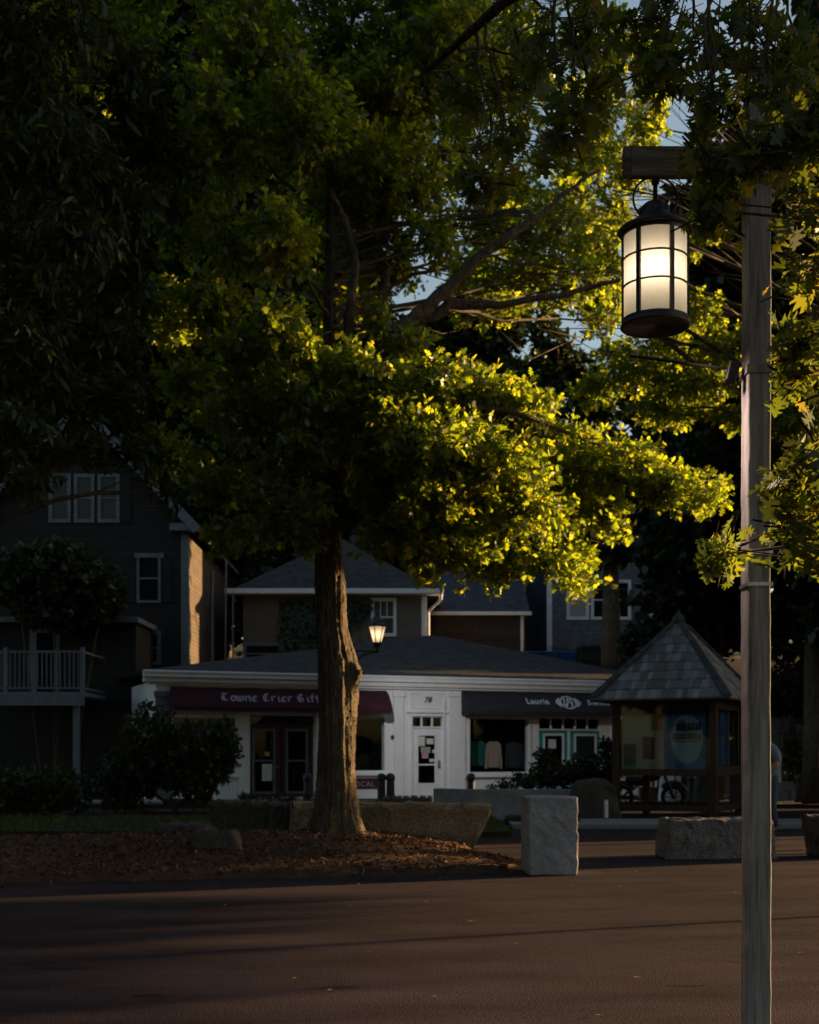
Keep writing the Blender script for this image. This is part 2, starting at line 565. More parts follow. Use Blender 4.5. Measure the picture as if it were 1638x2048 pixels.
m.node_tree.links.new(ramp(m.node_tree, _g.outputs['Random Per Island'], [(0, (0.10, 0.10, 0.105)), (0.5, (0.17, 0.17, 0.175)), (1, (0.28, 0.275, 0.27))]), _b.inputs['Base Color'])
_b.inputs['Roughness'].default_value = 0.9
_n = N(m.node_tree, 'ShaderNodeTexNoise', Scale=40, Detail=6); m.node_tree.links.new(coords(m.node_tree), _n.inputs['Vector']); bump(m.node_tree, _n.outputs[0], _b, 0.5, 0.008)
M['shake'] = m
M['stucco'] = mat_noise('tan stucco', (0.12, 0.098, 0.075), (0.165, 0.135, 0.105), 5, 9, 0.9, 0.3, 0.006, fine=70)
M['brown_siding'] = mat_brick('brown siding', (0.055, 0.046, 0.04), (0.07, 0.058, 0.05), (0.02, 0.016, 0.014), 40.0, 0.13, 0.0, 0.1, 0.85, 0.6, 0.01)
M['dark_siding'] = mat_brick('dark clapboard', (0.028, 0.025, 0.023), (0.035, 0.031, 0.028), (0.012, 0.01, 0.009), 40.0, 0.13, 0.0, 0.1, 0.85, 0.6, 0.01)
M['lit_siding'] = mat_brick('sunlit tan clapboard', (0.075, 0.058, 0.044), (0.095, 0.073, 0.055), (0.035, 0.027, 0.02), 40.0, 0.15, 0.0, 0.1, 0.85, 0.6, 0.01, 'YZ')  # lighter copy of the dark clapboard for the sunlit side wall
M['grey_shingle'] = mat_brick('grey wall shingles', (0.14, 0.15, 0.165), (0.185, 0.195, 0.21), (0.05, 0.05, 0.06), 0.22, 0.16, 0.5, 0.06, 0.85, 0.6, 0.01)
M['blue_siding'] = mat_brick('blue siding', (0.035, 0.045, 0.07), (0.045, 0.055, 0.085), (0.015, 0.02, 0.03), 40.0, 0.14, 0.0, 0.1, 0.85, 0.5, 0.01)
M['maroon'] = mat_noise('maroon canvas', (0.03, 0.006, 0.010), (0.045, 0.010, 0.015), 4, 6, 0.9, 0.15, 0.006)
M['black_canvas'] = mat_noise('black canvas', (0.018, 0.018, 0.022), (0.03, 0.03, 0.035), 4, 6, 0.85, 0.15, 0.006)
M['lettering'] = mat_plain('white lettering', (0.9, 0.9, 0.9), 0.6)
M['purple_lettering'] = mat_plain('pale lilac lettering', (0.36, 0.33, 0.42), 0.6)
M['dark_lettering'] = mat_plain('dark lettering', (0.03, 0.03, 0.03), 0.6)
M['maroon_door'] = mat_plain('maroon door paint', (0.06, 0.012, 0.014), 0.5)
M['teal'] = mat_plain('teal door paint', (0.008, 0.32, 0.30), 0.5)
M['glass'] = mat_glass('window glass')
M['dark_glass'] = mat_plain('dark window pane', (0.012, 0.012, 0.014), 0.06, 0.5)
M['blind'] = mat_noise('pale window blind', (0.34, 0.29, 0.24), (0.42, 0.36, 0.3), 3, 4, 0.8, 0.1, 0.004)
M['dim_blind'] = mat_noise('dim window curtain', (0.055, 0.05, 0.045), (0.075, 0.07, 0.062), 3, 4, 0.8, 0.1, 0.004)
M['interior'] = mat_plain('dark shop interior', (0.03, 0.024, 0.02), 0.9)
M['shutter'] = mat_plain('black shutter', (0.012, 0.012, 0.013), 0.7)
M['paper'] = mat_plain('white paper', (0.7, 0.7, 0.7), 0.8)
M['pink_paper'] = mat_plain('pink paper', (0.6, 0.28, 0.36), 0.8)
M['yellow_paper'] = mat_plain('yellow paper', (0.5, 0.45, 0.08), 0.8)
M['peach_knit'] = mat_noise('peach knit', (0.74, 0.46, 0.38), (0.82, 0.54, 0.46), 30, 5, 0.9, 0.4, 0.01)
M['teal_knit'] = mat_noise('teal knit', (0.03, 0.2, 0.19), (0.05, 0.27, 0.25), 30, 5, 0.9, 0.4, 0.01)
M['grey_knit'] = mat_noise('grey knit', (0.07, 0.07, 0.085), (0.1, 0.1, 0.12), 30, 5, 0.9, 0.4, 0.01)
M['chrome'] = mat_plain('brushed metal', (0.4, 0.38, 0.36), 0.3, 0.5, 1.0)
M['bin_blue'] = mat_plain('blue plastic', (0.02, 0.06, 0.22), 0.45)
M['bin_pale'] = mat_plain('pale blue plastic', (0.3, 0.38, 0.5), 0.45)
M['bollard'] = mat_noise('dark bollard paint', (0.012, 0.013, 0.018), (0.022, 0.023, 0.03), 20, 4, 0.4, 0.1, 0.002, spec=0.5)
M['cream_paper'] = mat_noise('cream poster paper', (0.3, 0.29, 0.25), (0.42, 0.4, 0.35), 3, 3, 0.7, 0.02, 0.002)
M['blue_poster'] = mat_noise('blue poster', (0.03, 0.11, 0.28), (0.06, 0.2, 0.4), 2, 4, 0.6, 0.0)
M['pale_poster'] = mat_noise('pale blue print', (0.26, 0.35, 0.42), (0.34, 0.43, 0.48), 3, 3, 0.6, 0.0)
M['photo_dark'] = mat_noise('dark photograph', (0.03, 0.025, 0.03), (0.16, 0.08, 0.05), 3, 4, 0.5, 0.0)
M['photo_green'] = mat_noise('green photograph', (0.015, 0.03, 0.03), (0.05, 0.1, 0.09), 4, 4, 0.5, 0.0)
M['navy'] = mat_plain('navy header board', (0.01, 0.016, 0.04), 0.7)
M['bronze'] = mat_noise('dark bronze', (0.02, 0.02, 0.02), (0.05, 0.045, 0.04), 12, 5, 0.5, 0.2, 0.004, spec=0.5)
M['tyre'] = mat_plain('rubber', (0.012, 0.012, 0.012), 0.8)
M['moto'] = mat_plain('black bike paint', (0.012, 0.012, 0.013), 0.3, 0.5)
M['shirt'] = mat_noise('grey blue cotton shirt', (0.12, 0.15, 0.2), (0.16, 0.2, 0.26), 12, 4, 0.9, 0.3, 0.006)
M['jeans'] = mat_noise('blue jeans', (0.03, 0.045, 0.09), (0.05, 0.07, 0.13), 20, 4, 0.9, 0.3, 0.006)
M['skin'] = mat_plain('skin', (0.35, 0.2, 0.14), 0.55)
M['hair'] = mat_plain('grey brown hair', (0.08, 0.06, 0.05), 0.7)
M['ivy'] = M['shrub_leaf']

# ------------------------------------------------------------------ the ground
g = MB()
g.add([(-300, -60, 0), (300, -60, 0), (300, 400, 0), (-300, 400, 0)], [(0, 1, 2, 3)])
tag(g.build('ground', M['asphalt']), 'dark asphalt of the plaza', kind='structure')

def pv(x0, y0, x1, y1, z0, z1, name, mat, label, bev=0.01):
    q = MB(); q.box(x0, x1, y0, y1, z0, z1)
    return tag(q.build(name, mat, bevel=bev), label, kind='structure')
pv(1.9, 24.0, 30, 26.2, 0, 0.09, 'pavement', M['concrete'], 'pale concrete pavement edge beside the kiosk')
pv(-16, 35.2, 30, 37.0, 0, 0.10, 'shop_pavement', M['concrete'], 'concrete pavement in front of the shops')
pv(-30, 23.9, -10.5, 24.3, 0, 0.12, 'kerb', M['concrete'], 'pale kerb at the far left of the plaza')

# raised land behind the shops
h = MB()
prof = [(50.5, 0.0), (51.0, 3.9), (55, 4.6), (60, 5.7), (75, 7.5), (120, 12), (300, 16)]
vs = []
for y, z in prof:
    for x in (-200, -60, -30, -15, -5, 5, 15, 30, 60, 200):
        vs.append((x, y, z + (0 if y < 51 else 0.15 * math.sin(x * 0.7 + y))))
fs = []
for i in range(len(prof) - 1):
    for j in range(9):
        a = i * 10 + j
        fs.append((a, a + 1, a + 11, a + 10))
h.add(vs, fs)
tag(h.build('hillside', M['soil']), 'rising ground behind the shops', kind='structure')

# ------------------------------------------------------------------ mulch island
rng = np.random.default_rng(5)
TX, TY = (677 - 819) / F * 18.0, 18.0            # foot of the oak
isl = [(1.40, 15.9), (1.05, 16.9), (0.55, 17.9), (0.9, 18.8), (0.4, 19.6), (-1.5, 20.2), (-4, 20.6), (-8, 20.9), (-13, 20.8), (-15, 19), (-14, 16.0), (-9.5, 13.7), (-4.6, 13.75), (-2.0, 14.3), (0.0, 14.75), (1.1, 15.1)]
def inside(x, y, poly):
    c = False
    j = len(poly) - 1
    for i in range(len(poly)):
        xi, yi = poly[i]; xj, yj = poly[j]
        if (yi > y) != (yj > y) and x < (xj - xi) * (y - yi) / (yj - yi) + xi:
            c = not c
        j = i
    return c
def edge_dist(x, y, poly):
    d = 1e9
    for i in range(len(poly)):
        x0, y0 = poly[i]; x1, y1 = poly[(i + 1) % len(poly)]
        dx, dy = x1 - x0, y1 - y0
        t = max(0, min(1, ((x - x0) * dx + (y - y0) * dy) / (dx * dx + dy * dy)))
        d = min(d, math.hypot(x - x0 - t * dx, y - y0 - t * dy))
    return d
def mound(x, y):
    if not inside(x, y, isl):
        return -0.02
    d = edge_dist(x, y, isl)
    r = math.hypot(x - TX, y - TY)
    return 0.05 + 0.30 * (1 - math.exp(-d / 1.0)) * math.exp(-(max(0, r - 0.4) / 4.5) ** 2) + 0.03 * math.sin(3 * x + 1) * math.sin(2.3 * y) * min(1, d)
q = MB()
nx, ny = 150, 66
xs = np.linspace(-15.2, 1.6, nx); ys = np.linspace(13.4, 21.2, ny)
idx = {}
vs = []
for i, x in enumerate(xs):
    for j, y in enumerate(ys):
        idx[i, j] = len(vs)
        vs.append((x, y, mound(x, y) + rng.normal(0, 0.008)))
fs = [(idx[i, j], idx[i + 1, j], idx[i + 1, j + 1], idx[i, j + 1]) for i in range(nx - 1) for j in range(ny - 1)]
q.add(vs, fs)
tag(q.build('mulch_bed', M['mulch'], smooth=True), 'mounded bed of reddish brown bark mulch round the big oak', kind='structure')

pts = []
while len(pts) < 15000:
    x, y = rng.uniform(-9.5, 1.45), rng.uniform(13.6, 20.5)
    if x < -4 and rng.random() < 0.6:
        continue
    if inside(x, y, isl):
        pts.append((x, y, mound(x, y) + 0.006 + rng.uniform(0, 0.022)))
for _ in range(260):            # a few kicked out onto the asphalt
    t = rng.uniform(0, 1); x = -8 + 9.3 * t; y = 13.9 + 1.3 * max(0, (x + 4.6) / 6.0) - rng.exponential(0.18)
    pts.append((x, y, 0.008))
pts = np.array(pts); n = len(pts)
a = rng.uniform(0, 2 * np.pi, n); tilt = rng.normal(0, 0.45, n); roll = rng.normal(0, 0.5, n)
ln = rng.uniform(0.02, 0.075, n); wd = rng.uniform(0.006, 0.016, n)
ax = np.stack([np.cos(a) * np.cos(tilt), np.sin(a) * np.cos(tilt), np.sin(tilt)], 1)
up = np.stack([np.zeros(n), np.zeros(n), np.ones(n)], 1)
bx = np.cross(ax, up); bx /= np.linalg.norm(bx, axis=1)[:, None]
bx = bx * np.cos(roll)[:, None] + np.cross(ax, bx) * np.sin(roll)[:, None]
V = np.stack([pts - ax * ln[:, None] / 2 - bx * wd[:, None], pts + ax * ln[:, None] / 2 - bx * wd[:, None] * 0.6, pts + ax * ln[:, None] / 2 + bx * wd[:, None] * 0.7, pts - ax * ln[:, None] / 2 + bx * wd[:, None]], 1)
tag(grid_mesh('mulch_chips', V.reshape(-1, 3), n, 4, M['chip']), 'loose bark mulch chips over the bed', 'mulch', kind='stuff')

# lawn strips with grass
for nm, lab, x0, x1, y0, y1 in (('lawn', 'strip of lawn behind the stone slabs', -12, 1.7, 21.6, 26.6), ('lawn', 'small patch of lawn by the kiosk pavement', 1.9, 3.3, 25.0, 25.9), ('lawn', 'strip of lawn before the shop pavement', -14, 14, 33.5, 35.1)):
    q = MB(); q.box(x0, x1, y0, y1, 0, 0.10)
    tag(q.build(nm, M['soil']), lab, kind='structure')
gp = []
for x0, x1, y0, y1, k in ((-9, 1.7, 21.6, 26.6, 14000), (1.9, 3.3, 25.0, 25.9, 1500), (-6, 8, 33.5, 35.1, 5000)):
    gp.append(np.stack([rng.uniform(x0, x1, k), rng.uniform(y0, y1, k), np.full(k, 0.095)], 1))
gp = np.concatenate(gp); n = len(gp)
a = rng.uniform(0, 2 * np.pi, n); hgt = rng.uniform(0.05, 0.13, n)
bx = np.stack([np.cos(a), np.sin(a), np.zeros(n)], 1) * 0.009
ln = np.stack([rng.normal(0, 0.03, n), rng.normal(0, 0.03, n), hgt], 1)
V = np.stack([gp - bx, gp + bx, gp + ln], 1)
tag(grid_mesh('grass', V.reshape(-1, 3), n, 3, M['grass']), 'short grass growing on the lawn strips', 'grass', kind='stuff')

# ------------------------------------------------------------------ stones
def stone(name, label, cat, pts, thick_fn, mat, origin, group=None, sub=24, jit=0.02, seed=1, bevel=0):
    pass

def rock_box(name, label, cat, c, size, rz, mat, seed, jit=0.05, bev=0.04, taper=(0, 0), group=None, div=7, shear=0.0):
    """hewn stone: subdivided block with uneven faces; base on c"""
    r = np.random.default_rng(seed)
    bm_v, bm_f, seen = [], [], {}
    def key(p):
        k = tuple(np.round(p, 5))
        if k not in seen:
            seen[k] = len(bm_v); bm_v.append(np.array(p, float))
        return seen[k]
    nxs = (max(2, int(div * size[0] / max(size))), max(2, int(div * size[1] / max(size))), max(2, int(div * size[2] / max(size))))
    for ax in range(3):
        u, v = [(1, 2), (2, 0), (0, 1)][ax]
        for sd in (0, 1):
            for i in range(nxs[u]):
                for j in range(nxs[v]):
                    qd = []
                    for di, dj in ((0, 0), (1, 0), (1, 1), (0, 1)):
                        p = [0, 0, 0]
                        p[ax] = sd; p[u] = (i + di) / nxs[u]; p[v] = (j + dj) / nxs[v]
                        qd.append(key(p))
                    bm_f.append(qd if sd else qd[::-1])
    V = np.array(bm_v)
    W = (V - [0.5, 0.5, 0]) * np.array(size)
    W[:, 0] *= 1 - taper[0] * V[:, 2]
    W[:, 1] *= 1 - taper[1] * V[:, 2]
    W[:, 0] += shear * V[:, 2]
    W += r.normal(0, jit, W.shape) * np.where((V[:, 2:3] < 1e-4), [1, 1, 0], [1, 1, 1])
    c_, s_ = math.cos(rz), math.sin(rz)
    W[:, :2] = W[:, :2] @ np.array([[c_, s_], [-s_, c_]])
    q = MB()
    q.add((W + np.array(c)).tolist(), bm_f)
    o = q.build(name, mat, origin=c, bevel=bev if jit <= .02 else 0, seg=2, sub=0 if jit <= .02 else 2, smooth=jit > .02)
    return tag(o, label, cat, group)

YB = 14.65
rock_box('granite_block', 'upright grey granite block standing at the tip of the mulch bed', 'granite block', ((1098 - 819) / F * (YB + .36), YB + 0.38, 0), (0.56, 0.74, 0.885), R(2.2), M['granite'], 3, 0.006, 0.022, div=12)
# long slab behind the oak, its right end undercut
def slab(px0, px1, pyt0, pyt1, pyb0, pyb1, Y0, Y1, depth, name, label, mat, seed, under=0.22):
    r = np.random.default_rng(seed)
    q = MB()
    n = 22
    rows = []
    for i in range(n + 1):
        t = i / n
        Y = Y0 + (Y1 - Y0) * t
        x = (px0 + (px1 - px0) * t - 819) / F * Y
        zt = EYE + (HOR - (pyt0 + (pyt1 - pyt0) * t)) / F * Y
        zb = 0.0
        tk = 1.0
        xb = x
        if t > 0.9:
            xb = x - under * (t - 0.9) / 0.1
        ring = []
        for (fx, fz, fy) in ((1, 0, 0), (1, .33, -.03), (1, .66, .02), (1, .92, .0), (1, 1.0, .10), (1, 1.02, .5), (1, 1.0, .9), (1, .9, 1.0), (1, .4, 1.02), (1, 0, 1.0)):
            zz = zb + (zt - zb) * fz
            xx = xb + (x - xb) * fz
            ring.append((xx + r.normal(0, .018), Y + depth * fy + r.normal(0, .02), zz + (r.normal(0, .018) if fz else 0)))
        rows.append(ring)
    m_ = 10
    vs = [p for rg in rows for p in rg]
    fs = []
    for i in range(n):
        for k in range(m_):
            fs.append((i * m_ + k, i * m_ + (k + 1) % m_, (i + 1) * m_ + (k + 1) % m_, (i + 1) * m_ + k))
    fs.append(tuple(range(m_)))
    fs.append(tuple(n * m_ + k for k in range(m_))[::-1])
    q.add(vs, fs)
    mid = rows[n // 2][0]
    return tag(q.build(name, mat, origin=(mid[0], mid[1] + depth / 2, 0)), label, 'stone slab')
slab(585, 982, 1607, 1611, 0, 0, 19.4, 19.1, 0.75, 'stone_slab', 'long tan stone slab with an undercut end, lying behind the oak', M['fieldstone'], 8)
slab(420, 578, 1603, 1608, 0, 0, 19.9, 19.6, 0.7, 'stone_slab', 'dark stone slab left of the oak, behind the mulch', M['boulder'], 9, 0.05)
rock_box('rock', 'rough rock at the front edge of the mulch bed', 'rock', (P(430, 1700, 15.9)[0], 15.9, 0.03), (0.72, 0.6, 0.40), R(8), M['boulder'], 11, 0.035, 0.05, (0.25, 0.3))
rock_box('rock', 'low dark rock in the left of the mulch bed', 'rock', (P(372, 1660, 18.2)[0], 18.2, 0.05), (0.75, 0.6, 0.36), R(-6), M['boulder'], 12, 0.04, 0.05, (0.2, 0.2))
rock_box('stone_bench', 'rough grey granite bench stone behind the wooden lamp post', 'stone bench', (P(1435, 1700, 17.1)[0], 17.25, 0), (1.42, 0.72, 0.52), R(4), M['granite_dark'], 14, 0.014, 0.03, (0.05, 0.05), div=16)
rock_box('stone_planter', 'dark tapered stone block cut off by the right edge', 'stone block', (P(1672, 1700, 17.4)[0], 17.4, 0), (0.6, 0.6, 0.55), R(4), M['boulder'], 15, 0.012, 0.03, (-0.25, -0.1), div=8)
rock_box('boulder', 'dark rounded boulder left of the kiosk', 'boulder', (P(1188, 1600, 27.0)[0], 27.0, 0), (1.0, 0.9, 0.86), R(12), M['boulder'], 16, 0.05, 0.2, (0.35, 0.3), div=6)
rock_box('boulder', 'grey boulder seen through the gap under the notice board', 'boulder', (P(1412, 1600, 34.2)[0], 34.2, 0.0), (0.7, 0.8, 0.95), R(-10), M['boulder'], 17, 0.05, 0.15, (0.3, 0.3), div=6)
for i, (px, wd) in enumerate(((1560, .35), (1582, .3), (1622, .5))):
    lab = ['low pale stone block beside the person', 'pale stone block between the person and the bollard', 'pale stone block right of the bollard by the iron fence'][i]
    rock_box('stone_block', lab, 'stone block', (P(px, 1600, 36.4)[0], 36.4 + .2 * i, 0.1), (wd, 0.4, 0.5), R(5 * i), M['concrete'], 30 + i, 0.015, 0.03, (0.3, 0.2), group='pale stone blocks on the right')

# low granite wall before the shrubs
q = MB()
wy = 27.3
xa, xb_, xc = (868 - 819) / F * wy, (945 - 819) / F * wy, (1230 - 819) / F * wy
ZT = EYE + (HOR - 1579) / F * wy
q.box(xb_, xc, wy, wy + 0.4, 0, ZT)
q.prism([(xa, wy + 0.9, 0), (xb_ - .003, wy, 0), (xb_ - .003, wy + .4, 0), (xa + .12, wy + 1.25, 0)], (0, 0, ZT))
tag(q.build('granite_wall', M['granite'], origin=(xb_, wy, 0), bevel=0.012), 'low grey granite wall in front of the shrubs', 'wall')
q = MB()
r_ = np.random.default_rng(3)
for row in range(3):
    x = -0.62 + 0.05 * row
    while x < 0.62:
        wd = r_.uniform(0.12, 0.2)
        q.lathe([(wd * .35, 0), (wd * .5, .05), (wd * .5, .1), (wd * .3, .15)], (x, 29.0 + r_.normal(0, .05) + .1 * row, 0.05 + row * .13), 8)
        x += wd
tag(q.build('cobble_wall', M['granite_dark'], origin=(0, 29.1, 0)), 'low wall of round cobbles left of the granite wall', 'wall')

# ------------------------------------------------------------------ the shop building
FA = R(21.2)
FO = np.array([(855 - 819) / F * 42.0, 42.0, 0.0])
fc, fs_ = math.cos(FA), math.sin(FA)
def U(px, back=0.0):
    """facade coordinate of an image column on the plane lying `back` metres behind the facade"""
    k = (px - 819) / F
    ox, oy = FO[0] - fs_ * back, FO[1] + fc * back
    return (k * oy - ox) / (fc - k * fs_)
def fz(px, py, back=0.0):
    oy = FO[1] + fc * back
    Y = oy + U(px, back) * fs_
    return EYE + (HOR - py) / F * Y

shop = thing('shop_building', 'low white shop building with a grey hip roof and two awnings', 'shop', FO, FA)
def lpart(mb, name, mat, parent=None, bevel=0, smooth=False):
    return mb.build(name, mat, parent or shop, local=True, bevel=bevel, smooth=smooth)

uL, uR = U(312), U(1330)
ZW = 3.62
FLOOR = 0.08
holes = []
def hole(px0, px1, z0, z1):
    holes.append((U(px0), U(px1), z0, z1)); return holes[-1]
HZ = lambda px, py: fz(px, py)
h_ldoor = hole(500, 627, FLOOR, HZ(560, 1431))
h_lwin = hole(655, 768, HZ(740, 1541), HZ(740, 1437))
h_mid = hole(823, 886, FLOOR, HZ(855, 1433))
h_rwin = hole(939, 1056, HZ(1000, 1544), HZ(1000, 1438))
h_rdoor = hole(1078, 1200, FLOOR, HZ(1137, 1436))
h_rw2 = hole(1226, 1300, HZ(1250, 1540), HZ(1250, 1440))
h_bay = hole(345, 470, HZ(400, 1545), HZ(400, 1435))
us = sorted({uL, uR} | {x for q in holes for x in q[:2]})
zs = sorted({0.0, ZW} | {x for q in holes for x in q[2:]})
TW = 0.22
wmb = MB()
for i in range(len(us) - 1):
    for j in range(len(zs) - 1):
        uc, zc = (us[i] + us[i + 1]) / 2, (zs[j] + zs[j + 1]) / 2
        if any(a < uc < b and c < zc < d for a, b, c, d in holes):
            continue
        wmb.add([(us[i], 0, zs[j]), (us[i + 1], 0, zs[j]), (us[i + 1], 0, zs[j + 1]), (us[i], 0, zs[j + 1])], [(0, 1, 2, 3)])
for a, b, c, d in holes:
    wmb.add([(a, 0, c), (b, 0, c), (b, TW, c), (a, TW, c)], [(0, 1, 2, 3)])
    wmb.add([(a, 0, d), (b, 0, d), (b, TW, d), (a, TW, d)], [(3, 2, 1, 0)])
    wmb.add([(a, 0, c), (a, TW, c), (a, TW, d), (a, 0, d)], [(0, 1, 2, 3)])
    wmb.add([(b, 0, c), (b, TW, c), (b, TW, d), (b, 0, d)], [(3, 2, 1, 0)])
DEP = 9.0
wmb.add([(uL, 0, 0), (uL, DEP, 0), (uL, DEP, ZW), (uL, 0, ZW)], [(0, 1, 2, 3)])
wmb.add([(uR, 0, 0), (uR, DEP, 0), (uR, DEP, ZW), (uR, 0, ZW)], [(0, 1, 2, 3)])
wmb.add([(uL, DEP, 0), (uR, DEP, 0), (uR, DEP, ZW), (uL, DEP, ZW)], [(0, 1, 2, 3)])
lpart(wmb, 'wall', M['white'])
# interior
q = MB()
um = (U(800), U(910))
q.add([(uL + .1, 3, 0.02), (uR - .1, 3, 0.02), (uR - .1, 3, ZW - .05), (uL + .1, 3, ZW - .05)], [(0, 1, 2, 3)])
q.add([(uL + .1, TW, FLOOR), (uR - .1, TW, FLOOR), (uR - .1, 3, FLOOR), (uL + .1, 3, FLOOR)], [(0, 1, 2, 3)])
q.add([(uL + .1, TW, ZW - .05), (uR - .1, TW, ZW - .05), (uR - .1, 3, ZW - .05), (uL + .1, 3, ZW - .05)], [(0, 1, 2, 3)])
for uu in um + (uL + .1, uR - .1):
    q.add([(uu, TW + .02, FLOOR), (uu, 3, FLOOR), (uu, 3, ZW), (uu, TW + .02, ZW)], [(0, 1, 2, 3)])
lpart(q, 'interior', M['interior'])
# gutter and fascia
q = MB()
q.box(uL - .45, uR + .5, -0.42, -0.30, HZ(855, 1367), HZ(855, 1355))
q.box(uL - .45, uR + .5, -0.47, -0.43, HZ(855, 1359), HZ(855, 1354.5))
lpart(q, 'gutter', M['trim'], bevel=0.02)
q = MB()
q.box(uL - .4, uR + .4, -0.29, 0.0 - .003, HZ(855, 1375.5), HZ(855, 1367.5))
q.box(uL - .3, uR + .3, -0.16, -.004, HZ(855, 1380), HZ(855, 1375.8))
lpart(q, 'fascia', M['trim'], bevel=0.015)
# hip roof
ze = HZ(855, 1356) + .01
ua, Yb_ = U(866, 5.0), 5.0
apx = (ua, Yb_, fz(866, 1271, 5.0))
q = MB()
a0, b0, c0, d0 = (uL - .5, -.45, ze), (uR + .55, -.45, ze), (uR + .55, DEP + .4, ze), (uL - .5, DEP + .4, ze)
r0 = (ua - 0.15, 5.0, apx[2]); r1 = (ua + .15, 5.0, apx[2])
q.add([a0, b0, c0, d0, r0, r1], [(0, 1, 5, 4), (1, 2, 5), (2, 3, 4, 5), (3, 0, 4), (3, 2, 1, 0)])
lpart(q, 'roof', M['roof'])
# trim: columns, pilasters, panel frames
def fbox(px0, px1, z0, z1, out, mat, name, parent=None, bevel=.008, inn=0.0):
    q = MB(); q.box(U(px0), U(px1), -out, -inn - .002, z0, z1)
    return lpart(q, name, mat, parent, bevel)
for px0, px1 in ((310, 342), (475, 497), (629, 648), (786, 806), (897, 929)):
    pm_ = M['shaded_trim'] if px0 < 400 else M['white']  # end pilaster takes the darker trim to imitate shade on the left
    q = MB()
    q.box(U(px0), U(px1), -.09, -.002, FLOOR, HZ(px0, 1394))
    q.box(U(px0) - .04, U(px1) + .04, -.13, -.003, HZ(px0, 1394) + .003, HZ(px0, 1382))
    lpart(q, 'pilaster', pm_, bevel=0.012)
q = MB()
u0, u1, z0, z1 = U(821), U(889), HZ(855, 1415), HZ(855, 1388)
for bx_ in ((u0, u1, z0 - .05, z0), (u0, u1, z1, z1 + .05), (u0 - .05, u0, z0 - .05, z1 + .05), (u1, u1 + .05, z0 - .05, z1 + .05)):
    q.box(bx_[0], bx_[1], -.035, -.002, bx_[2], bx_[3])
q.box(U(812), U(895), -.10, -.003, HZ(855, 1426), HZ(855, 1422))
lpart(q, 'panel_frame', M['white'], bevel=.006)
V, Fs = text_geo('78', 0.25, 0.3, 1.05, .008)
q = MB(); cx = U(855); cz = HZ(855, 1405)
q.add([(cx + x, -.012 - z, cz + y) for x, y, z in V], Fs)
lpart(q, 'house_number', M['dark_lettering'])

def frame_window(hl, name, wd=0.09, out=0.05, muntins=0, glassm=None, sill=True, parent=None):
    a, b, c, d = hl
    q = MB()
    q.box(a - wd, a, -out, .06, c - wd, d + wd)
    q.box(b, b + wd, -out, .06, c - wd, d + wd)
    q.box(a + .001, b - .001, -out + .002, .06, d, d + wd)
    q.box(a + .001, b - .001, -out + .002, .06, c - wd, c)
    if sill:
        q.box(a - wd - .05, b + wd + .05, -out - .08, -.003, c - wd - .07, c - wd - .003)
    w_ = lpart(q, name, M['white'], parent, .008)
    q = MB(); q.box(a, b, .09, .10, c, d)
    lpart(q, 'pane', glassm or M['glass'], w_)
    return w_
wl = frame_window(h_lwin, 'window'); frame_window(h_rwin, 'window', .1); frame_window(h_rw2, 'window'); frame_window(h_bay, 'window')

def transom(hl, z0, z1, n, matf, parent=None):
    a, b = hl[0], hl[1]
    q = MB()
    q.box(a, b, 0.02, .10, z0 - .05, z0)
    q.box(a, b, 0.02, .10, z1 - .03, z1)
    for i in range(n + 1):
        u = a + (b - a) * i / n
        q.box(max(a, u - .025), min(b, u + .025), 0.022, .098, z0 + .001, z1 - .031)
    t = lpart(q, 'transom_window', matf, None, .004)
    q = MB(); q.box(a, b, .11, .115, z0, z1)
    lpart(q, 'pane', M['glass'], t)

def door(hl, u0, u1, z1, gl, mat, frame_mat, handle_u=None, label=None, bar_z=None):
    """one leaf: stiles round a glazed opening gl = (u0, u1, z0, z1)"""
    q = MB()
    z0 = FLOOR + .01
    q.box(u0, gl[0], .04, .09, z0, z1); q.box(gl[1], u1, .04, .09, z0, z1)
    q.box(gl[0], gl[1], .04, .09, gl[3], z1); q.box(gl[0], gl[1], .04, .09, z0, gl[2])
    d = lpart(q, 'door', mat, None, .004)
    if label:
        d['label'] = label
    q = MB(); f = .055
    q.box(gl[0] - f * .4, gl[0] + f, .02, .037, gl[2] - f * .4, gl[3] + f * .4)
    q.box(gl[1] - f, gl[1] + f * .4, .02, .037, gl[2] - f * .4, gl[3] + f * .4)
    q.box(gl[0] + f + .001, gl[1] - f - .001, .021, .037, gl[3] - f, gl[3] + f * .4)
    q.box(gl[0] + f + .001, gl[1] - f - .001, .021, .037, gl[2] - f * .4, gl[2] + f)
    if bar_z:
        q.box(gl[0] + f + .001, gl[1] - f - .001, .022, .037, bar_z, bar_z + .05)
    lpart(q, 'glazing_frame', frame_mat, d, .003)
    q = MB(); q.box(gl[0] + .002, gl[1] - .002, .06, .066, gl[2] + .002, gl[3] - .002)
    lpart(q, 'pane', M['glass'], d)
    if handle_u is not None:
        q = MB()
        q.box(handle_u - .035, handle_u + .035, .005, .039, 0.95, 1.22)
        q.tube([(handle_u, -.03, 0.98), (handle_u, -.05, 1.03), (handle_u, -.05, 1.14), (handle_u, -.03, 1.19)], .014, 8)
        lpart(q, 'handle', M['chrome'], d)
    return d
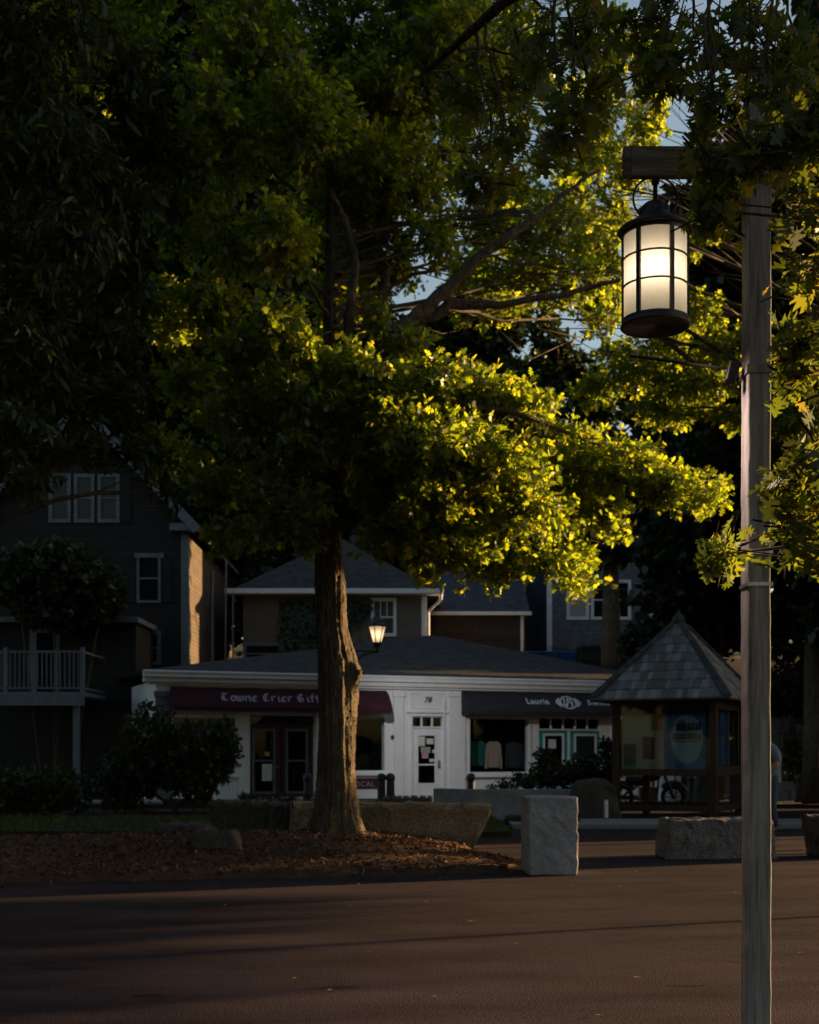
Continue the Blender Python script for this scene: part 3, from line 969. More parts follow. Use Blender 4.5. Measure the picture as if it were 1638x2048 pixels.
# white door at number 78
zt = HZ(855, 1457)
transom(h_mid, HZ(855, 1453), h_mid[3], 3, M['white'])
d78 = door(h_mid, h_mid[0], h_mid[1], zt, (U(834), U(873), 0.42, HZ(855, 1468)), M['white'], M['white'], U(878.5), 'white glazed door with notices taped inside its glass', HZ(855, 1531))
def sheet(px0, px1, py0, py1, mat, name, parent, back=.052):
    q = MB(); q.box(U(px0), U(px1), back, back + .004, HZ(px0, py1), HZ(px0, py0))
    return lpart(q, name, mat, parent)
n_ = sheet(836, 851, 1473, 1492, M['paper'], 'notice', d78)
sheet(854.5, 868, 1477, 1488, M['paper'], 'notice', d78)
pk = sheet(845, 858, 1506, 1517, M['pink_paper'], 'notice', d78); pk['label'] = 'pink notice'
sheet(866, 872, 1499, 1506, M['paper'], 'notice', d78, .050)
sheet(860, 870, 1517.5, 1524, M['paper'], 'notice', d78)
q = MB()
for i in range(5):
    u_ = U(844 + i * 3.6); z_ = HZ(850, 1504)
    q.box(u_, u_ + .03, .045, .049, z_, z_ + .12)
q.box(U(843), U(862), .0485, .0525, HZ(850, 1506), HZ(850, 1494))
sg = lpart(q, 'hours_sign', M['cream_paper'], d78)
q = MB()
q.box(U(820), U(824), -.06, .0, FLOOR, zt + .9); q.box(U(885.5), U(889.5), -.06, .0, FLOOR, zt + .9)
q.box(U(824) + .001, U(885.5) - .001, -.06, .0, HZ(855, 1433), HZ(855, 1430))
lpart(q, 'door_casing', M['white'], None, .006)
q = MB()
q.bar((U(783), -.002, HZ(783, 1475)), (U(784.5), -.12, HZ(783, 1474)), .05, .12)
lpart(q, 'wall_bracket', M['dark_lettering'])

# maroon double doors of the gift shop
zt = HZ(560, 1451)
transom(h_ldoor, HZ(560, 1449), h_ldoor[3], 4, M['maroon_door'])
mid = U(563)
for a, b, ga, gb, ll in ((h_ldoor[0], mid - .02, U(506), U(550), 'left'), (mid + .02, h_ldoor[1], U(573), U(615), 'right')):
    dd = door(h_ldoor, a, b, zt, (ga, gb, 0.2, HZ(560, 1459)), M['maroon_door'], M['shaded_trim'], None, None, HZ(560, 1523))
    if ll == 'left':
        sheet(525, 545, 1528, 1562, M['paper'], 'notice', dd, .052)
        sheet(531, 540, 1504, 1512, M['yellow_paper'], 'notice', dd, .052)
        q = MB(); q.tube([(mid - .06, .03, 1.0), (mid - .06, -.03, 1.02), (mid - .18, -.03, 1.02)], .014, 8)
        lpart(q, 'handle', M['chrome'], dd)
# teal double doors of the clothes shop
zt = HZ(1137, 1462)
transom(h_rdoor, HZ(1137, 1458), h_rdoor[3], 5, M['white'])
mid = U(1138.5)
d1 = door(h_rdoor, h_rdoor[0], mid - .05, zt, (U(1088), U(1128), 0.3, HZ(1137, 1468.5)), M['teal'], M['trim'], None, 'teal glazed door with a white notice')
sheet(1098, 1113.5, 1478.5, 1497, M['paper'], 'notice', d1)
d2 = door(h_rdoor, mid + .05, h_rdoor[1], zt, (U(1150), U(1193), 0.3, HZ(1137, 1468.5)), M['teal'], M['trim'], None, 'teal glazed door with a green curtain behind its glass')
q = MB(); q.box(U(1151), U(1192), .10, .12, .3, HZ(1137, 1469))
lpart(q, 'curtain', M['photo_green'], d2)
q = MB(); q.box(mid - .049, mid + .049, .03, .1, FLOOR, zt)
lpart(q, 'door_post', M['trim'], None, .004)
# sign board under the gift shop window
q = MB(); q.box(U(640), U(756), -.05, -.002, HZ(735, 1577), HZ(735, 1556.5))
sb = lpart(q, 'sign_board', M['maroon_door'], None, .004)
V, Fs = text_geo('LOCAL', .24, 0, 1.1)
q = MB(); q.add([(U(724) + x, -.056 - z, HZ(735, 1573) + y) for x, y, z in V], Fs)
lpart(q, 'lettering', M['purple_lettering'], sb)

# awnings
def awning(px0, px1, name, mat, ztop, out, zlow, curve, val=0.13):
    u0, u1 = U(px0, -0.5), U(px1, -0.5)
    pts = []
    for i in range(9):
        t = i / 8
        pts.append((-.19 - (out - .19) * (t ** curve), ztop + (zlow - ztop) * t))
    q = MB()
    full = pts + [(pts[-1][0], zlow - val)]
    nseg = 30
    vs = []
    for k in range(nseg + 1):
        u = u0 + (u1 - u0) * k / nseg
        for i, (y, z) in enumerate(full):
            dz = 0.014 * math.sin(k * 2.1) if i == len(full) - 1 else 0.006 * math.sin(k * 1.3 + i)
            vs.append((u, y + .004 * math.sin(k * .9 + i), z + dz))
    m_ = len(full)
    fs = [(k * m_ + i, k * m_ + i + 1, (k + 1) * m_ + i + 1, (k + 1) * m_ + i) for k in range(nseg) for i in range(m_ - 1)]
    q.add(vs, fs)
    for k in (0, nseg):
        q.add([vs[k * m_ + i] for i in range(m_)] + [(vs[k * m_][0], -.19, zlow - val)], [tuple(range(m_ + 1))])
    o = lpart(q, name, mat, None, smooth=False)
    m = o.modifiers.new('cloth', 'SOLIDIFY'); m.thickness = 0.012
    return o, full
zt1, zl1 = HZ(720, 1381), HZ(720, 1418) - .02
aw1, pf1 = awning(345, 778, 'awning', M['maroon'], zt1, 0.85, zl1, .55)
aw1['label'] = 'maroon canvas awning'
aw2, pf2 = awning(931, 1325, 'awning', M['black_canvas'], HZ(1000, 1383), 0.85, HZ(1000, 1424), .75)
aw2['label'] = 'black canvas awning'
def on_awning(pf, z):
    for (y0, z0), (y1, z1) in zip(pf[:-1], pf[1:]):
        if min(z0, z1) <= z <= max(z0, z1):
            return y0 + (y1 - y0) * (z - z0) / (z1 - z0)
    return pf[-1][0]
def letter(txt, pxc, pyc, size, pf, mat, parent, shear=0, spacing=1.0, bold=0.0, width=None):
    V, Fs = text_geo(txt, size, shear, spacing, bold)
    A = np.array(V)
    k = 1.0
    if width:
        k = width / (A[:, 0].max() - A[:, 0].min())
    zc = fz(pxc, pyc, -.6); uc = U(pxc, -.6)
    zm = (A[:, 1].max() + A[:, 1].min()) / 2
    q = MB()
    q.add([(uc + x * k, on_awning(pf, zc + y - zm) - .022 - abs(z), zc + y - zm) for x, y, z in V], Fs)
    return lpart(q, 'lettering', mat, parent)
letter('Laurie', 1075, 1402.5, .26, pf2, M['lettering'], aw2, 0, 1.08, .01, U(1098, -.6) - U(1053, -.6))
letter('Swim & Co', 1220, 1406, .24, pf2, M['lettering'], aw2, 0.2, 1.08, .01, U(1268, -.6) - U(1174, -.6))
# fish emblem: oval ring with a monogram, striped nose and tail
q = MB()
ec, ez = U(1136, -.6), fz(1136, 1405, -.6)
ea, eb = .28, .205
def em(x, y, lift=.022):
    return (ec + x, on_awning(pf2, ez + y) - lift, ez + y)
def stroke(pts, wd):
    for (x0, y0), (x1, y1) in zip(pts[:-1], pts[1:]):
        d = math.hypot(x1 - x0, y1 - y0) or 1
        nx_, ny_ = -(y1 - y0) / d * wd / 2, (x1 - x0) / d * wd / 2
        q.add([em(x0 - nx_, y0 - ny_), em(x1 - nx_, y1 - ny_), em(x1 + nx_, y1 + ny_), em(x0 + nx_, y0 + ny_)], [(0, 1, 2, 3)])
stroke([(ea * math.cos(t * .2618), eb * math.sin(t * .2618)) for t in range(25)], .03)
for sx in (-1, 1):
    for k in range(3):
        x0 = sx * (ea + .02 + .045 * k); hh = .15 - .04 * k
        stroke([(x0, hh), (x0 + sx * .0, -hh)], .026)
    stroke([(sx * (ea + .02), .15), (sx * (ea + .19), 0), (sx * (ea + .02), -.15)], .022)
stroke([(-.17, .09), (-.12, .13), (-.1, .07), (-.16, -.02), (-.19, -.09), (-.1, -.08), (-.02, -.04)], .03)
stroke([(.02, .14), (-.02, .02), (-.08, -.12), (-.13, -.15)], .03)
stroke([(-.02, .12), (.06, .13), (.18, .09)], .028)
stroke([(-.05, .0), (.07, .03)], .026)
stroke([(.1, .1), (.07, -.02), (.1, -.06), (.17, .04), (.11, -.12), (.04, -.16)], .026)
lpart(q, 'emblem', M['lettering'], aw2)
# blackletter written with a broad nib
BL = {'T': ([(0.05, .8), (.2, .95), (.8, .88), (.95, .97)], [(.45, .9), (.3, .6), (.3, .25), (.5, .05), (.85, .15)], [(.15, .7), (.05, .4), (.2, .1)]),
      'o': ([(.2, .55), (.2, .15), (.45, 0)], [(.2, .55), (.5, .65), (.75, .5), (.75, .1), (.45, 0)]),
      'w': ([(.1, .62), (.1, .12), (.3, 0), (.48, .1)], [(.48, .62), (.48, .12), (.65, 0), (.9, .12), (.9, .5), (.8, .62)]),
      'n': ([(.15, .6), (.15, .02)], [(.15, .5), (.5, .65), (.7, .5), (.7, .05), (.8, 0)]),
      'e': ([(.2, .5), (.2, .12), (.45, 0), (.75, .1)], [(.2, .5), (.5, .65), (.7, .48), (.22, .3)]),
      'C': ([(.8, .85), (.5, .95), (.2, .75), (.15, .3), (.4, .02), (.85, .15)], [(.5, .9), (.42, .2)]),
      'r': ([(.2, .6), (.2, .02)], [(.2, .48), (.45, .65), (.65, .55)]),
      'i': ([(.4, .6), (.4, .08), (.55, 0)], [(.38, .8), (.48, .86)]),
      'G': ([(.85, .85), (.5, .95), (.2, .75), (.15, .3), (.4, .02), (.8, .1), (.8, .45), (.5, .45)], [(.5, .9), (.42, .2)]),
      'f': ([(.7, .9), (.45, .95), (.35, .75), (.35, 0)], [(.15, .58), (.65, .6)]),
      't': ([(.4, .85), (.4, .1), (.55, 0), (.7, .1)], [(.15, .58), (.7, .6)]),
      'S': ([(.8, .85), (.5, .95), (.2, .8), (.3, .55), (.7, .45), (.8, .2), (.5, 0), (.15, .12)], [(.5, .95), (.5, 0)]),
      'h': ([(.2, .95), (.2, .02)], [(.2, .5), (.5, .65), (.7, .5), (.7, .05), (.6, -.1)]),
      'p': ([(.2, .62), (.2, -.25)], [(.2, .55), (.5, .65), (.75, .5), (.75, .12), (.45, 0), (.2, .1)])}
q = MB()
def nib(txt, px0, px1, pyc, hgt, pf):
    u0, u1 = U(px0, -.6), U(px1, -.6)
    adv = {'T': 1.1, 'C': 1.05, 'G': 1.1, 'S': 1.05, 'w': 1.1, 'i': .65, ' ': .65, 'f': .7, 't': .75, 'r': .75}
    tot = sum(adv.get(c, .9) for c in txt)
    k = (u1 - u0) / tot
    zc = fz((px0 + px1) / 2, pyc, -.6) - hgt / 2
    x = u0
    nx_, nz_ = .075 * hgt / .28 * .75, .075 * hgt / .28 * .6
    for c in txt:
        for st in BL.get(c, ()):
            for (a, b), (a2, b2) in zip(st[:-1], st[1:]):
                pts = [(x + a * k - nx_ / 2, zc + b * hgt - nz_ / 2), (x + a2 * k - nx_ / 2, zc + b2 * hgt - nz_ / 2), (x + a2 * k + nx_ / 2, zc + b2 * hgt + nz_ / 2), (x + a * k + nx_ / 2, zc + b * hgt + nz_ / 2)]
                q.add([(uu, on_awning(pf, zz) - .022, zz) for uu, zz in pts], [(0, 1, 2, 3)])
        x += adv.get(c, .9) * k
nib('Towne Crier Gift Shop', 442, 700, 1395.5, .25, pf1)
lpart(q, 'lettering', M['purple_lettering'], aw1)

# clothes hanging in the shop window
def sweater(px, pyt, pyb, wd, mat, label, back):
    s_ = thing('sweater', label, 'sweater')
    zt, zb, uc = fz(px, pyt, back), fz(px, pyb, back), U(px, back)
    L = zt - zb
    prof = [(-.09, 0), (-.04, -.03), (.04, -.03), (.09, 0), (.22, -.05), (.27, -.14), (.31, -L * .6), (.33, -L * .98), (.26, -L), (.22, -L * .55), (.205, -.3), (.205, -L * .95), (-.205, -L * .95), (-.205, -.3), (-.22, -L * .55), (-.26, -L), (-.33, -L * .98), (-.31, -L * .6), (-.27, -.14), (-.22, -.05)]
    q = MB()
    Mx = ROOT['shop_building']
    pts = [Mx @ Vector((uc + a * wd / .6, back, zt + b)) for a, b in prof]
    nrm = Mx.to_3x3() @ Vector((0, .09, 0))
    s_.location = Mx @ Vector((uc, back + .05, zb))
    ROOT[s_.name] = Matrix.Translation(s_.location)
    q.prism(pts, nrm)
    q.build('knitwear', mat, s_, bevel=.03, seg=3)
    q = MB()
    hp = [Mx @ Vector((uc + a, back + .045, zt + b)) for a, b in ((-.15, -.03), (0, .035), (.15, -.03))]
    q.tube(hp, .008, 6)
    q.tube([Mx @ Vector((uc + .0 + a, back + .045, zt + b)) for a, b in ((0, .03), (0, .08), (.03, .11), (.05, .08))], .006, 6)
    q.build('hanger', M['chrome'], s_)
sweater(956, 1481, 1534, .64, M['teal_knit'], 'teal sweater hanging at the left of the clothes shop window', .62)
sweater(988, 1482, 1538, .57, M['peach_knit'], 'pale peach sweater hanging in the middle of the clothes shop window', .40)
sweater(1030, 1484, 1538, .70, M['grey_knit'], 'dark grey sweater hanging at the right of the clothes shop window', .62)

# ------------------------------------------------------------------ houses behind
def house_window(mbp, x0, x1, z0, z1, y, parent, pane, fr, muntin=True, n=1, wd=.1, vm=0):
    for i in range(n):
        a = x0 + (x1 - x0) * i / n + (wd * .4 if i else 0); b = x0 + (x1 - x0) * (i + 1) / n - (wd * .4 if i < n - 1 else 0)
        q = MB()
        q.box(a, a + wd, y - .07, y - .002, z0, z1); q.box(b - wd, b, y - .07, y - .002, z0, z1)
        q.box(a + wd + .001, b - wd - .001, y - .069, y - .002, z1 - wd, z1); q.box(a + wd + .001, b - wd - .001, y - .069, y - .002, z0, z0 + wd)
        q.box(a + wd + .001, b - wd - .001, y - .05, y - .002, (z0 + z1) / 2 - .03, (z0 + z1) / 2 + .03)
        for k in range(vm):
            xm = a + wd + (b - a - 2 * wd) * (k + 1) / (vm + 1)
            q.box(xm - .018, xm + .018, y - .045, y - .002, (z0 + z1) / 2 + .031, z1 - wd - .001)
        w_ = q.build('window', fr, parent, bevel=.006)
        q = MB(); q.box(a + wd, b - wd, y - .02, y - .004, z0 + wd, z1 - wd)
        q.build('pane', pane, w_)

def zpx(py, Y): return EYE + (HOR - py) / F * Y
def xpx(px, Y): return (px - 819) / F * Y

# tan stucco house with a hip roof behind the shop
Y = 52.0
bh = thing('stucco_house', 'tan stucco house with a low grey roof and white gutter behind the shop', 'house', (xpx(680, Y), Y, 4.2))
x0, x1 = xpx(486, Y), xpx(851, Y)
zg = zpx(1186, Y)
q = MB(); q.box(x0, x1, Y, Y + 9, 3.5, zg - .1)
q.build('wall', M['stucco'], bh)
q = MB()
ov = .55
a0, b0, c0, d0 = (x0 - ov, Y - ov, zg), (x1 + ov, Y - ov, zg), (x1 + ov, Y + 9 + ov, zg), (x0 - ov, Y + 9 + ov, zg)
rz_ = zg + 2.9
q.add([a0, b0, c0, d0, (x0 + 3.5, Y + 4.5, rz_), (x1 - 3.5, Y + 4.5, rz_)], [(0, 1, 5, 4), (1, 2, 5), (2, 3, 4, 5), (3, 0, 4), (3, 2, 1, 0)])
q.build('roof', M['roof'], bh)
q = MB()
q.box(x0 - ov - .1, x1 + ov + .1, Y - ov - .14, Y - ov - .005, zg - .1, zg + .1)
q.box(x1 + ov + .005, x1 + ov + .14, Y - ov - .14, Y + 9 + ov, zg - .1, zg + .1)
q.box(x0 - ov, x1 + ov - .003, Y - ov, Y - .003, zg - .10, zg - .04)
q.tube([(x1 + ov + .07, Y - ov - .05, zg - .08), (x1 + ov + .07, Y - ov - .05, zg - .3), (x1 + .12, Y - .1, zg - .75), (x1 + .12, Y - .1, zg - 1.5), (x1 + .12, Y - .1, 4.0)], .05, 8)
q.build('gutter', M['trim'], bh, bevel=.015)
q = MB(); q.box(x1 + .003, x1 + .06, Y - .03, Y + .28, 4.2, zg - .15); q.box(x1 - .16, x1 + .002, Y - .03, Y - .002, 4.2, zg - .15)
q.build('corner_board', M['trim'], bh)
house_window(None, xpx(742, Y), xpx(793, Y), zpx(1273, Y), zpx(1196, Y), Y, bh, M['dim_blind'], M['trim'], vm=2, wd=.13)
house_window(None, xpx(487, Y), xpx(562, Y), zpx(1330, Y), zpx(1286, Y), Y, bh, M['dark_glass'], M['shaded_trim'], wd=.12)

# lower wing to its right
Y = 55.0
lw = thing('brown_outbuilding', 'low dark brown outbuilding with a pale gutter right of the stucco house', 'outbuilding', (xpx(960, Y), Y, 4.8))
x0, x1 = xpx(846, Y), xpx(1052, Y)
zg = zpx(1226, Y)
q = MB(); q.box(x0, x1, Y, Y + 6, 4.3, zg - .05); q.build('wall', M['brown_siding'], lw)
q = MB()
q.add([(x0 - .2, Y - .3, zg), (x1 + .15, Y - .3, zg), (x1 + .15, Y + 5.0, zg + 2.6), (x0 - .2, Y + 5.0, zg + 2.6)], [(0, 1, 2, 3)])
q.add([(x0 - .2, Y - .3, zg - .1), (x1 + .15, Y - .3, zg - .1), (x1 + .15, Y + 5.0, zg + 2.5), (x0 - .2, Y + 5.0, zg + 2.5)], [(3, 2, 1, 0)])
q.add([(x1 + .15, Y - .3, zg - .1), (x1 + .15, Y + 5.0, zg + 2.5), (x1 + .15, Y + 5.0, zg + 2.6), (x1 + .15, Y - .3, zg)], [(0, 1, 2, 3)])
q.build('roof', M['roof_blue'], lw)
q = MB(); q.box(x0, x1 + .2, Y - .42, Y - .305, zg - .13, zg + .02)
q.build('gutter', M['trim'], lw, bevel=.01)
q = MB(); q.box(xpx(1041, Y), xpx(1047, Y), Y - .06, Y - .004, 4.9, zg - .12)
q.build('downspout', M['trim'], lw)

# grey shingled house on the right
Y = 58.0
gh = thing('grey_shingle_house', 'grey shingled house with white corner boards behind the right trees', 'house', (xpx(1230, Y), Y, 5.8))
x0, x1 = xpx(1098, Y), xpx(1440, Y)
q = MB(); q.box(x0, x1, Y, Y + 9, 4.5, 12.0); q.build('wall', M['grey_shingle'], gh)
q = MB(); q.box(xpx(1056, Y), x0 - .002, Y + .6, Y + 8, 4.5, 11.0); w2 = q.build('side_wall', M['blue_siding'], gh)
w2['label'] = 'dark blue side wall'
q = MB(); q.box(x0 - .1, x0 + .13, Y - .04, Y - .002, 5.0, 12); q.box(xpx(1048, Y), xpx(1053, Y), Y + .5, Y + .59, 5, 11)
q.build('corner_board', M['trim'], gh)
q = MB()
q.add([(x0 - .6, Y - .5, 12), (x1 + .6, Y - .5, 12), (x1 + .6, Y + 9.5, 12), (x0 - .6, Y + 9.5, 12), (x0 + 3, Y + 4.5, 15), (x1 - 3, Y + 4.5, 15)], [(0, 1, 5, 4), (1, 2, 5), (2, 3, 4, 5), (3, 0, 4), (3, 2, 1, 0)])
q.build('roof', M['roof'], gh)
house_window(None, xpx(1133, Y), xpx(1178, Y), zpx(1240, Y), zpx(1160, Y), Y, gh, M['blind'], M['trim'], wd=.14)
house_window(None, xpx(1176, Y) + .12, xpx(1262, Y), zpx(1240, Y), zpx(1160, Y), Y, gh, M['dark_glass'], M['trim'], n=2, wd=.14)
house_window(None, xpx(1300, Y), xpx(1345, Y), zpx(1245, Y), zpx(1215, Y), Y, gh, M['dark_glass'], M['trim'], wd=.14)

# recycling bins on the bank behind the shop roof
Y = 50.7
binz = zpx(1300, Y) - 1.02
proto = None
for i, px in enumerate((1020, 1058, 1095, 1135)):
    lab = ['pale blue wheeled bin, first from the left behind the shop roof', 'blue wheeled bin beside the pale blue one', 'blue wheeled bin, second from the dark shed', 'blue wheeled bin next to the dark shed'][i]
    b_ = thing('wheeled_bin', lab, 'bin', (xpx(px, Y + .5), Y + .9, binz), R(4 * i), 'bins behind the shop roof')
    X, Yb = xpx(px, Y + .5), Y + .9
    m_ = M['bin_pale'] if i == 0 else M['bin_blue']
    q = MB()
    for (sx, z) in ((.25, 0), (.31, .95)):
        q.v += [(X - sx, Yb - sx, binz + z), (X + sx, Yb - sx, binz + z), (X + sx, Yb + sx, binz + z), (X - sx, Yb + sx, binz + z)]
    q.n = 8; q.f = [(0, 3, 2, 1), (4, 5, 6, 7), (0, 1, 5, 4), (1, 2, 6, 5), (2, 3, 7, 6), (3, 0, 4, 7)]
    q.build('body', m_, b_, bevel=.02)
    q = MB(); q.prism([(X - .34, Yb - .36, binz + .955), (X - .34, Yb + .36, binz + .955), (X - .34, Yb + .36, binz + 1.0), (X - .34, Yb, binz + 1.05), (X - .34, Yb - .34, binz + 1.0)], (.68, 0, 0))
    q.build('lid', m_, b_, bevel=.02)
    for sx in (-1, 1):
        q = MB()
        q.tube([(X + sx * .3, Yb + .26, binz + .1), (X + sx * .24, Yb + .26, binz + .1)], .1, 12)
        q.build('wheel', M['tyre'], b_)
sh = thing('shed', 'dark low shed at the right end behind the shop roof', 'shed', (xpx(1225, 51), 51.3, 3.9))
q = MB(); q.box(xpx(1160, 51), xpx(1300, 51), 50.6, 52.4, 3.8, zpx(1296, 51)); q.build('wall', M['dark_siding'], sh)
q = MB(); q.box(xpx(1158, 51), xpx(1302, 51), 50.45, 52.5, zpx(1296, 51) + .003, zpx(1291, 51)); q.build('roof', M['roof'], sh)

# big dark house at the left
Y = 46.0
lh = thing('gabled_house', 'tall dark gabled house with a triple window and pale trim at the left', 'house', (xpx(200, Y), Y, 0))
x0, x1 = xpx(-60, Y), xpx(375, Y)
ze_ = zpx(1042, Y)
xm = (x0 + x1) / 2 + .2
zr = ze_ + (x1 - xm) * 1.05
q = MB()
q.add([(x0, Y, 0), (x1, Y, 0), (x1, Y, ze_), (xm, Y, zr), (x0, Y, ze_)], [(0, 1, 2, 3, 4)])
q.add([(x0, Y, 0), (x0, Y + 10, 0), (x0, Y + 10, ze_), (x0, Y, ze_)], [(3, 2, 1, 0)])
q.add([(x0, Y + 10, 0), (x1, Y + 10, 0), (x1, Y + 10, ze_), (xm, Y + 10, zr), (x0, Y + 10, ze_)], [(4, 3, 2, 1, 0)])
q.build('wall', M['dark_siding'], lh)
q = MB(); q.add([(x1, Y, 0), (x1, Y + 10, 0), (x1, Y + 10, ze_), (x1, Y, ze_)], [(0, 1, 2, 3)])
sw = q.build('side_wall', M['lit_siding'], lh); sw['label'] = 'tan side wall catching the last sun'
q = MB()
for sx, xe in ((-1, x0), (1, x1)):
    dx = xe - xm
    e = Vector((xe + sx * .45, 0, ze_ - .47)); t = Vector((xm, 0, zr + .02))
    q.add([(e.x, Y - .45, e.z), (t.x, Y - .45, t.z), (t.x, Y + 10.4, t.z), (e.x, Y + 10.4, e.z), (e.x, Y - .45, e.z + .16), (t.x, Y - .45, t.z + .16), (t.x, Y + 10.4, t.z + .16), (e.x, Y + 10.4, e.z + .16)],
          [(0, 1, 2, 3), (7, 6, 5, 4), (0, 4, 5, 1), (3, 2, 6, 7), (0, 3, 7, 4)])
q.build('roof', M['roof'], lh)
q = MB()
for sx, xe in ((-1, x0), (1, x1)):
    q.bar((xe + sx * .42, Y - .49, ze_ - .40), (xm, Y - .49, zr + .06), .06, .32, up=(0, 0, 1))
q.box(x1 - .22, x1 - .001, Y - .05, Y - .003, 0, ze_ - .2)
q.box(x1 + .002, x1 + .05, Y - .05, Y + .2, 0, ze_ - .2)
q.box(x1 - .55, x1 + .4, Y - .44, Y - .06, ze_ - .4, ze_ - .15)
q.build('trim_board', M['shaded_trim'], lh)
house_window(None, xpx(98, Y), xpx(240, Y), zpx(1046, Y), zpx(948, Y), Y, lh, M['dim_blind'], M['shaded_trim'], n=3, wd=.13)
house_window(None, xpx(274, Y), xpx(322, Y), zpx(1206, Y), zpx(1108, Y), Y, lh, M['dark_glass'], M['shaded_trim'], wd=.09)
house_window(None, xpx(276, Y), xpx(322, Y), zpx(1330, Y), zpx(1262, Y), Y, lh, M['dark_glass'], M['shaded_trim'], wd=.13)
q = MB(); q.box(xpx(270, Y), xpx(328, Y), Y - .1, Y - .075, zpx(1116, Y), zpx(1107, Y)); q.build('window_head', M['shaded_trim'], lh)
for a, b in ((253, 272), (324, 344)):
    q = MB(); q.box(xpx(a, Y), xpx(b, Y), Y - .06, Y - .003, zpx(1206, Y), zpx(1115, Y)); q.build('shutter', M['shutter'], lh, bevel=.01)
q = MB(); q.box(xpx(242, Y), xpx(262, Y), Y - .06, Y - .003, zpx(1046, Y), zpx(955, Y)); q.build('shutter', M['shutter'], lh, bevel=.01)

# lower building with a flat white eave, and the balcony
Y = 43.0
lb = thing('porch_building', 'low dark building with a pale eave line left of the shops', 'building', (xpx(150, Y), Y, 0))
x0, x1 = xpx(-80, Y), xpx(272, Y)
zt = zpx(1244, Y)
q = MB(); q.box(x0, x1, Y, Y + 2.8, 0, zt - .05); q.build('wall', M['dark_siding'], lb)
q = MB(); q.box(x0 - .2, x1 + .15, Y - .35, Y + 2.85, zt - .045, zt + .14); q.build('eave', M['shaded_trim'], lb, bevel=.02)
q = MB(); q.box(xpx(60, Y), xpx(74, Y), Y - .06, Y - .002, 3.1, zpx(1258, Y)); q.box(xpx(108, Y), xpx(120, Y), Y - .06, Y - .002, 3.1, zpx(1258, Y)); q.box(xpx(74, Y) + .002, xpx(108, Y) - .002, Y - .055, Y - .002, zpx(1266, Y), zpx(1258, Y))
dfm = q.build('door_frame', M['shaded_trim'], lb)
q = MB(); q.box(xpx(74, Y), xpx(108, Y), Y - .03, Y - .004, 3.1, zpx(1266, Y)); q.build('door', M['dark_glass'], lb)
Y = 40.0
bl = thing('balcony', 'grey wooden balcony with a white railing on posts at the far left', 'balcony', (xpx(80, Y), Y + 1.2, 0))
x0, x1 = xpx(-60, Y), xpx(168, Y)
zd = zpx(1384, Y)
q = MB(); q.box(x0, x1, Y, Y + 2.95, zd - .12, zd); q.box(x0 - .02, x1 + .02, Y - .05, Y - .003, zd - .42, zd - .02); q.build('deck', M['shaded_trim'], bl, bevel=.01)
q = MB()
zr1 = zpx(1301, Y)
for px in (-50, 10, 164):
    q.box(xpx(px, Y) - .06, xpx(px, Y) + .06, Y, Y + .12, zd, zr1 + .1)
q.box(x0, x1, Y + .03, Y + .09, zr1 - .06, zr1); q.box(x0, x1, Y + .03, Y + .09, zd + .1, zd + .15)
k = x0 + .1
while k < x1 - .08:
    q.box(k - .015, k + .015, Y + .045, Y + .075, zd + .15, zr1 - .06); k += .14
q.box(x1 - .09, x1 - .03, Y + .1, Y + 2.9, zr1 - .06, zr1); q.box(x1 - .09, x1 - .03, Y + .1, Y + 2.9, zd + .1, zd + .15)
q.build('railing', M['shaded_trim'], bl)
for px in (-40, 150):
    q = MB(); q.box(xpx(px, Y) - .09, xpx(px, Y) + .09, Y + .1, Y + .28, 0, zd - .13); q.build('support_post', M['shaded_trim'], bl)

# slim pale pipes beside the gabled house
Y = 50.2
for i, (px0, px1, py0, py1, wd) in enumerate(((424, 424, 1140, 1345, .13), (452, 449, 1120, 1350, .07), (466, 464, 1185, 1345, .06))):
    q = MB(); q.tube([(xpx(px1, Y), Y, 0), (xpx(px0, Y), Y, zpx(py0, Y))], wd / 2, 8)
    tag(q.build('pole', M['shaded_trim'], origin=(xpx(px1, Y), Y, 0)), ['thickest of three slim pale poles between the gabled house and the stucco house', 'middle slim pale pole between the two houses', 'shortest slim pale pole, nearest the stucco house'][i], 'pole', 'slim poles between the houses')

# ------------------------------------------------------------------ notice kiosk
KY = 28.5
KA = R(-28)
KX = (1357 - 819) / F * KY
kiosk = thing('notice_kiosk', 'square wooden notice kiosk with a pointed shingled roof and glazed boards', 'kiosk', (KX, KY, 0), KA)
def kp(mb, name, mat, bevel=0, parent=None):
    return mb.build(name, mat, parent or kiosk, local=True, bevel=bevel)
HB = 1.06                       # half width of the body
def kz(py): return EYE + (HOR - py) / F * (KY - 1.1)
zE = kz(1397); zA = EYE + (HOR - 1238) / F * KY
for sx in (-1, 1):
    for sy in (-1, 1):
        q = MB(); q.box(sx * HB - .075, sx * HB + .075, sy * HB - .075, sy * HB + .075, 0, zE)
        kp(q, 'post', M['kiosk_wood'], .012)
faces = [R(0), R(90), R(180), R(270)]
def rot(p, a):
    return (p[0] * math.cos(a) - p[1] * math.sin(a), p[0] * math.sin(a) + p[1] * math.cos(a), p[2])
def rbox(q, x0, x1, y0, y1, z0, z1, a):
    b = q.n; q.box(x0, x1, y0, y1, z0, z1)
    q.v[b:] = [rot(p, a) for p in q.v[b:]]
for a in faces:
    q = MB()
    i0 = HB - .0765
    for z0, z1 in ((kz(1404), zE - .002), (kz(1552), kz(1539)), (kz(1623), kz(1611))):
        rbox(q, -i0, i0, -HB - .05, -HB + .05, z0, z1, a)
    kp(q, 'rail', M['kiosk_wood'], .008)
